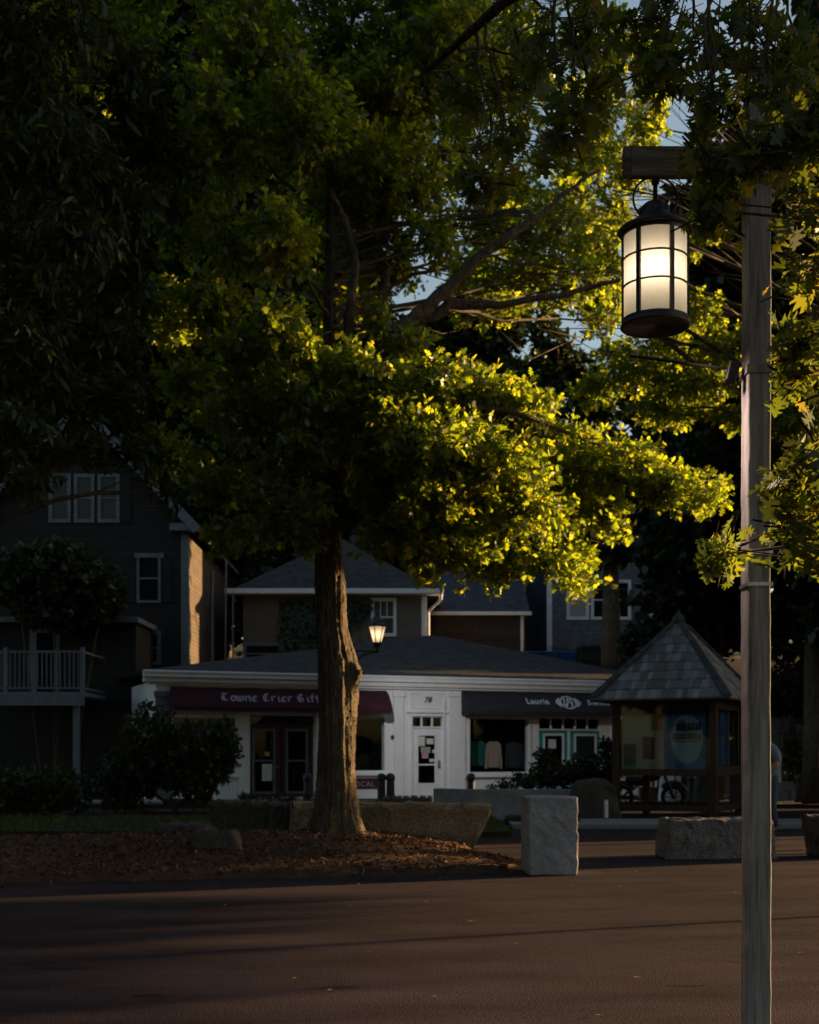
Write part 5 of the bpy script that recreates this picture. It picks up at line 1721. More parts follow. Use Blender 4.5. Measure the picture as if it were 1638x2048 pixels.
# ------------------------------------------------------------------ dark statue at the left
StY = 34.0
sx0 = xpx(365, StY)
st = thing('statue', 'dark garden statue with an upturned left end and a small curled tail, deep in shade', 'statue', (sx0, StY, 0.1))
def sp(px, py, dy=0): return (xpx(px, StY), StY + dy, zpx(py, StY))
q = MB()
q.tube([sp(322, 1556), sp(331, 1551), sp(340, 1560), sp(350, 1568), sp(368, 1570), sp(390, 1568), sp(400, 1576), sp(406, 1600)], [.05, .09, .11, .15, .2, .22, .2, .12], 12)
q.tube([sp(398, 1570), sp(412, 1564), sp(417, 1554), sp(411, 1547), sp(404, 1550)], [.1, .07, .06, .05, .04], 10)
q.build('animal', M['bronze'], st, smooth=True)
q = MB()
q.tube([sp(384, 1566), sp(390, 1550), sp(388, 1532), sp(378, 1512), sp(374, 1507)], [.2, .2, .19, .11, .1], 12)
q.tube([sp(386, 1530), sp(372, 1540), sp(360, 1552)], [.09, .07, .05], 8)
q.build('figure', M['bronze'], st, smooth=True)
q = MB(); q.box(xpx(330, StY), xpx(412, StY), StY - .35, StY + .35, .1, zpx(1597, StY)); q.build('plinth', M['boulder'], st, bevel=.03)

# ------------------------------------------------------------------ iron fence on the right
FY = 40.0
fx0, fx1 = xpx(1556, FY), xpx(1720, FY)
fe = thing('iron_fence', 'black iron picket fence at the right edge behind the bollard', 'fence', ((fx0 + fx1) / 2, FY, 0))
q = MB()
q.box(fx0, fx1, FY - .02, FY + .02, 2.0, 2.05); q.box(fx0, fx1, FY - .02, FY + .02, .6, .65); q.build('rail', M['iron'], fe)
q = MB(); x = fx0 + .05
while x < fx1:
    q.box(x - .012, x + .012, FY - .045, FY - .022, .1, 2.25); x += .125
q.build('pickets', M['iron'], fe)
for px in (1585, 1626, 1690):
    q = MB(); q.box(xpx(px, FY) - .09, xpx(px, FY) + .09, FY + .03, FY + .21, 0, 2.5); q.lathe([(.12, 2.5), (.1, 2.56), (.02, 2.64)], (xpx(px, FY), FY + .12, 0), 12); q.build('post', M['iron'], fe)
q = MB(); q.box(fx0 - 1, fx1 + 4, FY + 3, FY + 3.3, 0, 2.6)
tag(q.build('garden_wall', M['shaded_trim'], origin=(fx0, FY + 3, 0)), 'pale grey wall glimpsed through the iron fence', 'wall')

# utility wire
q = MB()
wp = [(xpx(1140, 57) + (xpx(1420, 44) - xpx(1140, 57)) * t, 57 - 13 * t, zpx(1160, 57) + (zpx(1182, 44) - zpx(1160, 57)) * t - .5 * 4 * t * (1 - t) * .4) for t in np.linspace(0, 1, 14)]
q.tube(wp, .018, 5)
tag(q.build('utility_wire', M['shaded_trim'], origin=wp[0]), 'thin pale utility wire sagging across the right trees', 'wire')

# fallen leaves on the asphalt
rg = np.random.default_rng(21)
lv = [(0.0, 1758, 880), (0, 1773, 1143), (0, 1745, 1272), (0, 1787, 1094), (0, 1845, 945), (0, 1788, 1470), (0, 1805, 855), (0, 1812, 450), (0, 1814, 700), (0, 1958, 1276), (0, 1890, 1036), (0, 1906, 740), (0, 1960, 590), (0, 1984, 660), (0, 2034, 1200), (0, 1996, 870), (0, 1775, 1240), (0, 1908, 1602)]
desc = ['tan fallen leaf just below the front edge of the mulch bed', 'curled tan leaf lying just left of the foot of the granite block', 'fallen leaf pair right of the granite block foot', 'small tan leaf below the granite block', 'tan leaf left of the faint shadow line', 'small leaf lying close left of the wooden post', 'fallen leaf on the asphalt below the middle of the mulch bed', 'tiny leaf in the dark asphalt at far left', 'tiny leaf on dim asphalt below the oak trunk', 'pale leaf low on the bright asphalt left of the post', 'brown leaf lying just under the faint shadow line', 'pale speck of leaf on the dim asphalt left of centre', 'small leaf in the dark lower left of the asphalt', 'leaf in the lower left beside a darker stain', 'leaf at the very bottom edge of the asphalt', 'small leaf at the lower middle of the asphalt', 'leaf in the thin sunlit strip right of the granite block', 'dark leaf right of the wooden post']
for (z, py, px), lab in zip(lv, desc):
    Yg = gy(py); X = xpx(px, Yg)
    q = MB(); a = rg.uniform(0, 6.28); s_ = rg.uniform(.022, .045)
    pr_ = [(-1, 0), (-.5, .28), (-.2, .5), (.0, .25), (.35, .45), (.45, .15), (1, 0), (.45, -.15), (.3, -.5), (0, -.2), (-.3, -.45), (-.5, -.2)]
    q.add([(X + s_ * (u * math.cos(a) - v * math.sin(a)), Yg + s_ * (u * math.sin(a) + v * math.cos(a)), .006 + s_ * .5 * abs(v) + s_ * .3 * u * u) for u, v in pr_], [tuple(range(12))])
    o = q.build('fallen_leaf', M['fallen'], origin=(X, Yg, 0))
    tag(o, lab, 'leaf', 'fallen leaves on the asphalt')

# ------------------------------------------------------------------ trees
def outline(half):
    a = np.array(half, float)
    lo = a.copy(); lo[:, 1] *= -1
    body = [p for p in a] + [p for p in lo[::-1] if abs(p[1]) > 1e-6]
    return np.array(body)
LEAF_OAK = outline([(0, 0), (.22, .08), (.28, .34), (.42, .12), (.54, .42), (.66, .12), (.82, .22), (1, 0)])
LEAF_NEAR = outline([(0, 0), (.0, .012), (.2, .014), (.27, .07), (.22, .27), (.27, .34), (.31, .24), (.39, .08), (.45, .30), (.43, .46), (.50, .40), (.54, .44), (.57, .27), (.61, .09), (.72, .24), (.75, .33), (.80, .22), (.83, .09), (.91, .1), (1, 0)])
LEAF_LONG = outline([(0, 0), (.2, .10), (.5, .14), (.8, .07), (1, 0)])
LEAF_FAR = outline([(0, 0), (.3, .42), (.65, .3), (1, 0)])

def unit(v):
    return v / np.maximum(np.linalg.norm(v, axis=1), 1e-9)[:, None]

def leaf_verts(pos, d, nrm, size, shape, curl=0.15):
    d = unit(d)
    b = unit(np.cross(nrm, d))
    n = np.cross(d, b)
    u, v = shape[:, 0], shape[:, 1]
    lift = curl * (np.abs(v) * 0.8 - 0.9 * u * u)
    return (pos[:, None, :] + size[:, None, None] * (u[None, :, None] * d[:, None, :] + v[None, :, None] * b[:, None, :] + lift[None, :, None] * n[:, None, :])).reshape(-1, 3)

def twig_leaves(tips, dirs, rng, leaf_len, per, tw_len, droop=0.25, updown=0.9):
    """leaves along a twig that ends at each tip"""
    n = len(tips)
    t = np.tile(np.linspace(0.15, 1.0, per), n) + rng.normal(0, .04, n * per)
    D = np.repeat(unit(dirs), per, 0)
    L = np.repeat(tw_len, per)
    pos = np.repeat(tips, per, 0) - D * ((1 - t) * L)[:, None]
    side = unit(np.cross(D, rng.normal(0, 1, (n * per, 3))))
    sp_ = rng.uniform(0.35, 1.3, n * per)
    d = D * 0.75 + side * sp_[:, None]
    d[:, 2] -= rng.uniform(0, droop * 2, n * per)
    nrm = rng.normal(0, 0.75, (n * per, 3)); nrm[:, 2] += updown
    size = leaf_len * rng.uniform(0.45, 1.35, n * per)
    pos = pos + side * (0.01 + 0.25 * leaf_len * rng.random((n * per, 1)))
    return pos, d, nrm, size

def grow(name, label, base, trunk, trad, pads, lmat, shape, leaf_len, seed, per=12, twlen=(.3, .55), wood=None, nsub=6, trunk_mesh=None, droop=0.25, updown=0.9, group=None, twigs=True, limb_k=1.0, curl=.15, shell=0.45, zmin=-9, slope=.45, hw=.15, zlow=-99):
    """pads: (cx, cy, cz, rx, ry, rz, twigs)"""
    rng = np.random.default_rng(seed)
    t = thing(name, label, 'tree', base, 0, group)
    b0 = Vector([float(x) for x in base])
    tr = [np.array(p, float) for p in trunk]
    wood = wood or M['bark']
    q = MB()
    if trunk_mesh:
        trunk_mesh(q)
    else:
        q.tube(tr, trad, 12)
    q.build('trunk', wood, t, smooth=True)
    dense = []
    for i in range(len(tr) - 1):
        for k in range(8):
            f = k / 8
            dense.append((tr[i] * (1 - f) + tr[i + 1] * f, trad[i] * (1 - f) + trad[i + 1] * f))
    dense.append((tr[-1], trad[-1]))
    br = MB()
    P_, D_, N_, S_ = [], [], [], []
    for (cx, cy, cz, rx, ry, rz, nt_) in pads:
        c = np.array([cx, cy, cz])
        r = np.array([rx, ry, rz])
        best, bs = None, 1e9
        low = c[2] < zlow
        for p, pr_ in dense:
            if p[2] < zmin and not low:
                continue
            hd = math.hypot(*(c - p)[:2])
            want = c[2] - (.2 if low else slope) * hd
            s_ = abs(p[2] - want) + (.15 if low else hw) * hd
            if s_ < bs:
                bs, best = s_, (p, pr_)
        A, ar = best
        d = np.linalg.norm(c - A)
        m1 = A * .65 + c * .35 + np.array([0, 0, .06 * d]) + rng.normal(0, .04 * d, 3)
        m2 = A * .3 + c * .7 + np.array([0, 0, .05 * d]) + rng.normal(0, .04 * d, 3)
        r0 = min(ar * .6, (.025 + .011 * d) * limb_k)
        limb = [A, A * .85 + m1 * .15, m1, m2, c]
        # smooth the limb
        lp_ = []
        for i in range(len(limb) - 1):
            for k in range(3):
                f = k / 3; lp_.append(limb[i] * (1 - f) + limb[i + 1] * f)
        lp_.append(limb[-1])
        lp_ = [lp_[0]] + [(lp_[i - 1] + lp_[i] * 2 + lp_[i + 1]) / 4 + rng.normal(0, .012 * d ** .5, 3) for i in range(1, len(lp_) - 1)] + [lp_[-1]]
        br.tube(lp_, list(np.linspace(r0, .014 * limb_k, len(lp_))), 7)
        subs = []
        for k in range(nsub):
            e = rng.normal(0, 1, 3); e /= np.linalg.norm(e)
            e = c + e * r * rng.uniform(.55, .95)
            s0 = lp_[rng.integers(len(lp_) // 2, len(lp_))]
            mid = (s0 + e) / 2 + rng.normal(0, .08, 3) * np.linalg.norm(e - s0)
            br.tube([s0, mid, e], [.013 * limb_k, .009 * limb_k, .004], 5)
            subs += [s0 * .4 + mid * .6, mid, mid * .5 + e * .5, e]
        subs = np.array(subs)
        n = int(nt_)
        v = unit(rng.normal(0, 1, (n, 3)))
        rad = rng.random(n) ** shell
        tips = c + v * r * rad[:, None]
        near = subs[np.argmin(((tips[:, None, :] - subs[None]) ** 2).sum(2), 1)]
        dirs = unit(tips - near) * .8 + v * .5 + rng.normal(0, .3, (n, 3))
        dirs[:, 2] += .05
        L_ = rng.uniform(twlen[0], twlen[1], n)
        dirs = unit(dirs)
        if twigs:
            for i in range(n):
                a_ = tips[i] - dirs[i] * L_[i]
                br.tube([near[i] * .5 + a_ * .5, a_, tips[i]], [.006, .0045, .002], 3, cap=False)
        p, d_, nn, ss = twig_leaves(tips, dirs, rng, leaf_len, per, L_, droop, updown)
        P_.append(p); D_.append(d_); N_.append(nn); S_.append(ss)
    br.build('branches', M['twig'] if wood is M['bark'] else wood, t, smooth=True)
    V = leaf_verts(np.concatenate(P_), np.concatenate(D_), np.concatenate(N_), np.concatenate(S_), shape, curl)
    V = V - np.array(b0)
    grid_mesh('crown', V, len(V) // len(shape), len(shape), lmat, t)
    return t

def pad(px, py, rx, ry, Y, ryd, dens=1.0, k=70):
    s = Y / F
    c = P(px, py, Y)
    a, b = rx * s, ry * s
    vol = a * b * ryd * 4.19
    return (c[0], c[1], c[2], a, ryd, b, max(8, k * dens * vol ** .8))

# -------- the big oak
Y0 = 18.0
s0 = Y0 / F
def O(px, py): return (px - 819) * s0, EYE + (HOR - py) * s0
tl = [(1672, 612, 736), (1655, 618, 727), (1630, 626, 719), (1590, 632, 714), (1540, 637, 711), (1480, 639, 711), (1420, 639, 713), (1370, 637, 716), (1345, 636, 719), (1320, 635, 712), (1290, 634, 702), (1260, 633, 694), (1220, 632, 691), (1180, 631, 690), (1140, 631, 687), (1100, 632, 684), (1060, 634, 683), (1020, 638, 684), (970, 642, 684), (900, 646, 680), (820, 648, 676), (740, 648, 672), (640, 648, 668), (520, 652, 668), (400, 655, 668), (280, 656, 666), (160, 658, 664)]
trunk = []; trad = []
for py, a, b_ in tl:
    x0, z = O(a, py); x1, _ = O(b_, py)
    trunk.append(((x0 + x1) / 2, Y0, z)); trad.append((x1 - x0) / 2)
def oak_trunk(q):
    rg = np.random.default_rng(77)
    n = 110
    zs = [p[2] for p in trunk]; xs_ = [p[0] for p in trunk]
    zf = np.concatenate([np.linspace(zs[0], zs[9], 190), np.linspace(zs[9], zs[-1], 200)[1:]])
    rf = np.interp(zf, zs, trad); xf = np.interp(zf, zs, xs_)
    ph = rg.uniform(0, 6.28, 12)
    vs = []
    zb = O(0, 1342)[1]
    for z, r_, x in zip(zf, rf, xf):
        for k in range(n):
            a = 2 * math.pi * k / n
            rr_ = r_
            ridge = 0.5 * math.sin(13 * a + ph[0] + 1.1 * math.sin(z * 1.9 + ph[1])) + 0.4 * math.sin(21 * a + ph[2] + 1.6 * math.sin(z * 2.7 + ph[3])) + .3 * math.sin(34 * a + 2 * math.sin(z * 5 + ph[5]))
            brk = .6 + .4 * math.sin(z * 23 + 9 * math.sin(a * 7 + z * 3))
            rr_ += 0.017 * ridge * brk * (r_ / .25)
            rr_ += 0.012 * math.sin(3 * a + z * 2.0 + ph[4]) + .006 * math.sin(5 * a - z * 6)
            # root flare lobes
            fl = max(0, (zs[0] + .55 - z) / .55)
            rr_ += fl ** 2 * .06 * math.sin(5 * a + ph[6])
            # knot and the rib that runs down from it on the right front
            da = (a - R(-28) + math.pi) % (2 * math.pi) - math.pi
            dz = z - zb
            if dz < .12:
                rib = math.exp(-(da / .20) ** 2) * (math.exp(-(dz / .16) ** 2) * .055 + (math.exp(dz / .75) * .035 if dz < 0 else 0))
                hol = math.exp(-((da + .5) / .22) ** 2) * (math.exp(dz / .8) * .045 if dz < 0 else math.exp(-(dz / .08) ** 2) * .045)
                rr_ += rib - hol
            d2 = math.exp(-((a - R(-62) + math.pi) % (2 * math.pi) - math.pi) ** 2 / .02 - ((z - O(0, 1308)[1]) / .07) ** 2)
            rr_ -= .05 * d2
            rr_ += rg.normal(0, .004)
            vs.append((x + rr_ * math.cos(a), Y0 + rr_ * math.sin(a), z))
    m_ = len(zf)
    q.add(vs, [(i * n + k, i * n + (k + 1) % n, (i + 1) * n + (k + 1) % n, (i + 1) * n + k) for i in range(m_ - 1) for k in range(n)])
    # the heavy limbs that show through the foliage
    def LB(pts, r0, r1, dy=0):
        pl = []
        for i, (px, py, yy) in enumerate(pts):
            x, z = (px - 819) / F * (Y0 + yy), EYE + (HOR - py) / F * (Y0 + yy)
            pl.append((x, Y0 + yy, z))
        fine = []
        for i in range(len(pl) - 1):
            for k in range(4):
                f = k / 4
                fine.append(np.array(pl[i]) * (1 - f) + np.array(pl[i + 1]) * f + rg.normal(0, .012, 3))
        fine.append(np.array(pl[-1]))
        q.tube(fine, list(np.linspace(r0, r1, len(fine))), 10)
    LB([(672, 985, 0), (690, 900, -.1), (705, 800, -.2), (752, 716, -.2), (800, 660, -.2), (850, 615, -.1), (905, 570, 0), (960, 510, .1), (1040, 455, .3), (1095, 420, .6), (1150, 370, .9), (1200, 340, 1.2)], .16, .018)
    LB([(676, 960, 0), (720, 850, .2), (800, 735, .5), (826, 690, .6), (845, 640, .7), (900, 610, .8), (1000, 608, 1.0), (1120, 590, 1.2), (1240, 560, 1.6)], .13, .03)
    LB([(672, 860, 0), (690, 720, -.3), (700, 610, -.4), (712, 530, -.4), (690, 440, -.4), (660, 380, -.5)], .09, .04)
    LB([(668, 820, 0), (745, 700, .5), (765, 600, .7), (772, 540, .8), (820, 470, .9), (838, 430, 1)], .10, .04)
    LB([(672, 1020, 0), (720, 975, -.6), (800, 955, -1.2), (900, 940, -1.6), (1000, 932, -1.6), (1090, 940, -1.4)], .075, .02)
    LB([(676, 1055, 0), (740, 1010, -.3), (850, 1040, -.4), (960, 1075, -.2), (1080, 1090, .1), (1160, 1105, .3)], .07, .02)
    LB([(640, 1040, 0), (600, 1010, -.5), (560, 960, -1), (520, 880, -1.2), (505, 800, -1.3)], .07, .02)
    LB([(672, 930, 0), (790, 830, -1.0), (900, 800, -1.4), (1050, 830, -1.2), (1200, 890, -.4)], .08, .02)
K = 76
op = []
def o_(px, py, rx, ry, dy, rd, de=1.0):
    op.append(pad(px, py, rx, ry, Y0 + dy + (2.0 if px > 900 and py < 700 else -.5 if px < 640 else 0), rd, de * (.55 if px > 900 and py < 700 else 1.0), K))
# lower right mass
for a in ((770, 790, 120, 75, -1.6, 1.0), (890, 775, 125, 65, -1.2, 1.0), (1000, 800, 110, 60, -.8, 1.0), (1075, 835, 95, 55, -.6, .9), (1120, 910, 120, 80, 0, 1.0), (1240, 940, 110, 70, .3, 1.0), (1340, 975, 85, 62, .6, .9), (1415, 985, 55, 48, .8, .7),
          (880, 890, 140, 80, -1.8, 1.0), (1000, 930, 130, 80, -1.4, 1.0), (1040, 1030, 130, 70, -.8, 1.0), (1170, 1020, 95, 60, .2, .9), (870, 1010, 110, 75, -1.4, .9), (760, 900, 90, 80, -1.2, .9), (800, 1075, 80, 60, -1.0, .7),
          (910, 1095, 110, 55, -.8, .8), (1030, 1120, 110, 50, -.2, .8), (1130, 1120, 75, 60, .2, .7), (860, 1140, 60, 32, -.9, .6), (990, 1150, 80, 28, 0, .6), (1165, 1165, 35, 28, .3, .4), (740, 990, 60, 60, -.9, .6), (1230, 1040, 40, 60, .5, .5)):
    o_(*a)
# upper right
for a in ((960, 440, 85, 60, .2, .9), (1060, 470, 70, 45, .2, .8), (1010, 610, 70, 26, .2, .6), (1120, 440, 60, 40, .4, .7), (1180, 560, 70, 50, .6, .8), (1010, 380, 80, 60, .5, .8), (930, 540, 70, 45, .2, .8), (1020, 545, 95, 55, .9, .9), (1120, 520, 90, 60, 1.2, 1.0), (1200, 510, 70, 60, 1.6, .8), (1235, 580, 55, 50, 1.6, .8), (1130, 590, 100, 28, 1.2, .8), (1200, 640, 60, 40, 1.7, .7), (960, 630, 80, 26, .9, .6), (1180, 430, 50, 30, 1.8, .6), (880, 480, 60, 60, .0, .7), (1230, 460, 40, 40, 1.8, .6),
          (1160, 330, 60, 40, 1.8, .7), (1080, 300, 70, 40, 1.2, .7)):
    o_(*a)
# upper middle and left, dim
for a in ((800, 350, 130, 90, .2, 1.3), (690, 420, 120, 110, 1.0, 1.3), (780, 540, 80, 80, 1.6, 1.0), (680, 600, 70, 90, 1.7, 1.0), (920, 290, 120, 90, .4, 1.3), (620, 260, 130, 110, -.5, 1.4), (760, 200, 140, 110, .2, 1.5), (900, 140, 140, 110, .3, 1.5), (1040, 170, 110, 90, .9, 1.3), (680, 80, 150, 110, .2, 1.6), (850, 20, 150, 90, .4, 1.6), (1020, 50, 130, 90, .8, 1.5), (1180, 110, 110, 90, 1.4, 1.4), (500, 110, 130, 120, -.4, 1.5), (440, 260, 120, 110, -.8, 1.4), (560, 480, 100, 70, -1.0, 1.1), (1200, 220, 70, 70, 1.6, 1.0),
          (560, 655, 85, 62, -1.7, .9), (610, 700, 50, 40, -1.7, .6), (500, 720, 95, 60, -1.2, .9), (440, 620, 95, 70, -.6, 1.0), (600, 790, 95, 65, -1.4, .9), (480, 840, 110, 70, -.8, 1.0), (380, 760, 90, 80, -.2, 1.0), (590, 900, 90, 65, -1.0, .9), (520, 980, 70, 50, -.9, .7), (430, 960, 80, 60, -.4, .8), (630, 1000, 50, 45, -1.0, .5), (470, 480, 100, 80, -.4, 1.1), (360, 420, 90, 90, .2, 1.1), (820, 690, 60, 34, -.6, .7, 1.3), (760, 640, 45, 40, -.4, .6, 1.2), (690, 750, 100, 60, -1.4, .9), (680, 850, 80, 60, -1.4, .8), (330, 620, 80, 80, .4, 1.0), (320, 900, 70, 60, 0, .8), (555, 1060, 80, 45, -.6, .6), (460, 1075, 60, 50, -.2, .6), (755, 1085, 55, 40, -1.0, .5), (610, 1090, 30, 30, -.6, .3)):
    o_(*a)
# the crown goes on above the frame and shades the left of the square
for a in ((300, -120, 210, 130, -1.0, 1.8), (560, -140, 220, 140, 0, 2.0), (820, -150, 200, 130, .5, 1.8), (420, -350, 220, 130, 0, 2.0), (660, -380, 220, 140, .5, 2.0), (880, -330, 160, 120, .5, 1.6), (560, -560, 200, 120, .3, 1.8), (200, 60, 170, 140, .5, 1.6), (120, -250, 160, 130, .5, 1.6)):
    o_(*a, .42)
grow('oak_tree', 'big oak with a bulging knot on its trunk, standing in the mulch bed', (trunk[0][0], Y0, .3), trunk, trad, op, M['oak_leaf'], LEAF_OAK, .106, 101, per=17, twlen=(.28, .5), nsub=6, trunk_mesh=oak_trunk, zmin=O(0, 1040)[1], slope=.3, limb_k=.8)

# -------- second oak on the right, trunk beyond the frame
rp = []
for a in ((1000, 470, 70, 50, 24.2, .9), (1090, 420, 70, 45, 24.4, .9), (1060, 550, 80, 45, 24.0, .9), (1180, 490, 60, 50, 24.2, .9), (1200, 600, 60, 40, 24.2, .8), (940, 560, 60, 36, 24.2, .8), (1150, 360, 60, 45, 24.6, .9), (1020, 380, 60, 40, 24.8, .8),
          (1290, 240, 50, 80, 24.3, .9), (1265, 335, 60, 55, 24.6, .9), (1320, 150, 50, 60, 24.3, .9), (1220, 420, 50, 40, 24.6, .8), (1250, 90, 60, 40, 24.3, .9), (1380, 480, 40, 30, 24.6, .7), (1200, 300, 50, 45, 24.8, .8),
          (1280, 750, 100, 50, 25.1, .9), (1390, 770, 100, 55, 24.6, .9), (1330, 820, 90, 40, 24.6, .8), (1440, 700, 70, 45, 24.6, .8), (1400, 625, 50, 55, 25.1, .8), (1340, 690, 70, 45, 25.4, .8), (1240, 700, 50, 30, 25.6, .7), (1180, 780, 60, 35, 25.6, .8), (1470, 830, 60, 35, 24.4, .6),
          (1590, 770, 75, 70, 24.1, .9), (1560, 840, 45, 40, 24.1, .6), (1630, 840, 60, 60, 24.1, .8), (1650, 700, 70, 60, 24.1, .9), (1700, 780, 90, 80, 24.1, 1.0), (1500, 690, 60, 50, 24.6, .7)):
    rp.append(pad(*a, 1.0, K))
grow('oak_tree', 'sunlit oak reaching in from the right behind the lantern and post', (9.4, 24.8, 0), [(9.4, 24.8, 0), (9.4, 24.8, 2.5), (9.3, 24.8, 5), (9.1, 24.8, 7.5), (9, 24.9, 10)], [.3, .24, .2, .14, .05], rp, M['oak_leaf'], LEAF_OAK, .115, 102, per=15, twlen=(.28, .5), nsub=6)

# -------- near oak whose branches hang before the lamp post
np_ = []
def n_(px, py, rx, ry, Y, rd, de=1.0):
    np_.append(pad(px, py, rx, ry, Y, rd, de, 118))
for a in ((960, 190, 80, 60, 7.6, .35), (1060, 130, 90, 70, 7.4, .4), (1010, 260, 60, 60, 7.0, .35, .7), (960, 370, 26, 30, 7.0, .16, .5), (1150, 60, 110, 70, 7.0, .4), (1180, 190, 90, 70, 6.8, .4), (1130, 270, 60, 44, 6.7, .3, .6), (1300, 60, 110, 80, 6.6, .4), (1330, 140, 50, 50, 6.2, .3, .5), (1400, 100, 90, 80, 6.2, .4, .8), (1430, 195, 50, 36, 5.8, .3, .6), (1405, 330, 16, 12, 5.85, .1, .4), (1462, 335, 24, 26, 5.7, .14, .5), (1430, 425, 22, 26, 5.7, .12, .55), (1500, 60, 100, 90, 6.0, .4), (1530, 190, 80, 70, 5.7, .35), (1520, 290, 50, 45, 5.5, .22, .7), (1590, 120, 90, 90, 5.8, .4), (1610, 280, 70, 70, 5.4, .3), (1620, 400, 45, 60, 5.4, .25), (1660, 200, 90, 100, 5.4, .4),
          (1620, 540, 35, 40, 5.5, .2, .35), (1590, 690, 36, 36, 5.7, .2, .6), (1620, 680, 50, 50, 5.6, .25, .8), (1605, 740, 40, 30, 5.7, .2, .6), (1580, 960, 45, 40, 5.4, .2, .6), (1620, 1020, 50, 70, 5.4, .25, .8), (1590, 1060, 30, 36, 5.6, .15, .5), (1640, 900, 50, 60, 5.3, .25, .7), (1440, 1110, 30, 22, 6.0, .12, .5), (1650, 1100, 50, 60, 5.3, .25, .6), (1700, 480, 70, 90, 5.3, .3), (1700, 760, 60, 90, 5.3, .3)):
    n_(*a)
grow('pin_oak_tree', 'near pin oak whose big lobed leaves hang over the lantern and post', (3.4, 5.2, 0), [(3.4, 5.2, 0), (3.38, 5.2, 2), (3.3, 5.25, 4.2), (2.9, 5.4, 5.1), (2.1, 5.8, 5.4), (1.2, 6.3, 5.42), (.5, 6.8, 5.3), (.1, 7.3, 5.2)], [.2, .17, .13, .09, .065, .045, .03, .015], np_, M['near_leaf'], LEAF_NEAR, .108, 103, zmin=3.5, slope=.1, hw=.8, zlow=3.75, per=8, twlen=(.14, .26), nsub=4, droop=.5, limb_k=.36, curl=.22)

# -------- narrow-leaved tree hanging in from the left
lp2 = []
for a in ((40, 70, 110, 90, 14.7, .8), (150, 40, 80, 60, 14.7, .7), (90, 180, 90, 70, 14.9, .7), (20, 300, 90, 90, 14.7, .8), (150, 300, 110, 100, 15, 1.0), (260, 160, 110, 110, 16, 1.1), (30, 470, 80, 90, 14.7, .7), (100, 560, 60, 50, 14.9, .5), (150, 480, 110, 100, 15, .9), (250, 420, 90, 100, 16, .9), (60, 700, 110, 100, 15, .9), (200, 660, 110, 90, 16, .9), (40, 850, 90, 60, 15, .7), (150, 800, 110, 80, 16, .8), (260, 800, 80, 70, 16.5, .8), (60, 960, 60, 45, 15, .5), (250, 560, 90, 80, 16.5, .9), (300, 300, 90, 90, 17, 1.0), (200, 900, 70, 40, 16.5, .5), (130, 885, 110, 36, 15.5, .6), (290, 905, 60, 55, 16.5, .6), (335, 985, 28, 45, 16.5, .4), (40, 905, 60, 45, 15, .5)):
    lp2.append(pad(*a, 1.0, 55))
for a in ((60, -120, 170, 120, 14.5, 1.5), (-150, 0, 160, 160, 14.5, 1.5), (-150, 350, 150, 160, 14.5, 1.4), (-140, 700, 130, 160, 14.5, 1.3), (-60, -380, 180, 150, 14.5, 1.6), (200, -320, 150, 130, 15, 1.4)):
    lp2.append(pad(*a, .5, 55))
grow('narrow_leaved_tree', 'dark tree with long narrow leaves hanging in from the left edge', (-7.5, 15, 0), [(-7.5, 15, 0), (-7.3, 15, 3), (-7, 15, 5.5), (-6.6, 15, 8), (-6.3, 15, 10.5)], [.3, .24, .2, .15, .06], lp2, M['willow_leaf'], LEAF_LONG, .17, 104, per=11, twlen=(.35, .6), nsub=5, droop=.7)

# -------- trees behind
def crown_tree(name, label, x, y, h, rx, z0, seed, mat, base_z=0.0, n=9, leaf=.34, per=9, k=26, lean=0.0, group=None, trunk_r=.3):
    rg = np.random.default_rng(seed)
    pads = []
    for i in range(n):
        f = (i + .5) / n
        z = z0 + (h - z0) * (.12 + .8 * f)
        wr_ = rx * math.sin(math.pi * (.18 + .74 * f)) ** .7
        for j in range(3 if f < .8 else 2):
            a = rg.uniform(0, 6.28)
            rr_ = wr_ * rg.uniform(.25, .75)
            pr_ = wr_ * rg.uniform(.38, .6)
            vz = (h - z0) / n * rg.uniform(.8, 1.3)
            vol = pr_ * pr_ * vz * 4.19
            pads.append((x + rr_ * math.cos(a) + lean * f, y + rr_ * math.sin(a), z + rg.normal(0, .3), pr_, pr_, vz, k * vol ** .72))
    tr = [(x, y, base_z - .2), (x, y, base_z + (z0 - base_z) * .7), (x + lean * .2, y, z0 + (h - z0) * .3), (x + lean * .8, y, z0 + (h - z0) * .85)]
    return grow(name, label, (x, y, base_z), tr, [trunk_r, trunk_r * .8, trunk_r * .55, .05], pads, mat, LEAF_FAR, leaf, seed, per=per, twlen=(.5, 1.1), nsub=3, twigs=False, group=group, shell=.5)

bt = 'dark trees behind the houses'  # several of these trees are added to cover bright sky gaps
FL = M['far_leaf']
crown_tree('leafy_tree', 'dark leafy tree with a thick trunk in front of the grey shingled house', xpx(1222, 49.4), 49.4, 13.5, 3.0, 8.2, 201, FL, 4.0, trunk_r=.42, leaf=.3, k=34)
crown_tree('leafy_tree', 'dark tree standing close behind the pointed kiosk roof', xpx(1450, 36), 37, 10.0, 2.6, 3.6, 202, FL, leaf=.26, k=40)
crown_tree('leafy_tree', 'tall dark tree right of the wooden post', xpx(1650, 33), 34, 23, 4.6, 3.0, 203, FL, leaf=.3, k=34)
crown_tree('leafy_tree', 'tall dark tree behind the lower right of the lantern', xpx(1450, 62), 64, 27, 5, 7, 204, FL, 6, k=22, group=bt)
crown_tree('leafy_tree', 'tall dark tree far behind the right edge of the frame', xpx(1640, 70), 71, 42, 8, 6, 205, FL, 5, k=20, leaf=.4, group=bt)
crown_tree('leafy_tree', 'added tall dark tree far behind the gabled house at the left edge', xpx(-20, 66), 66, 50, 9, 8, 206, FL, 6, k=18, leaf=.42, group=bt)
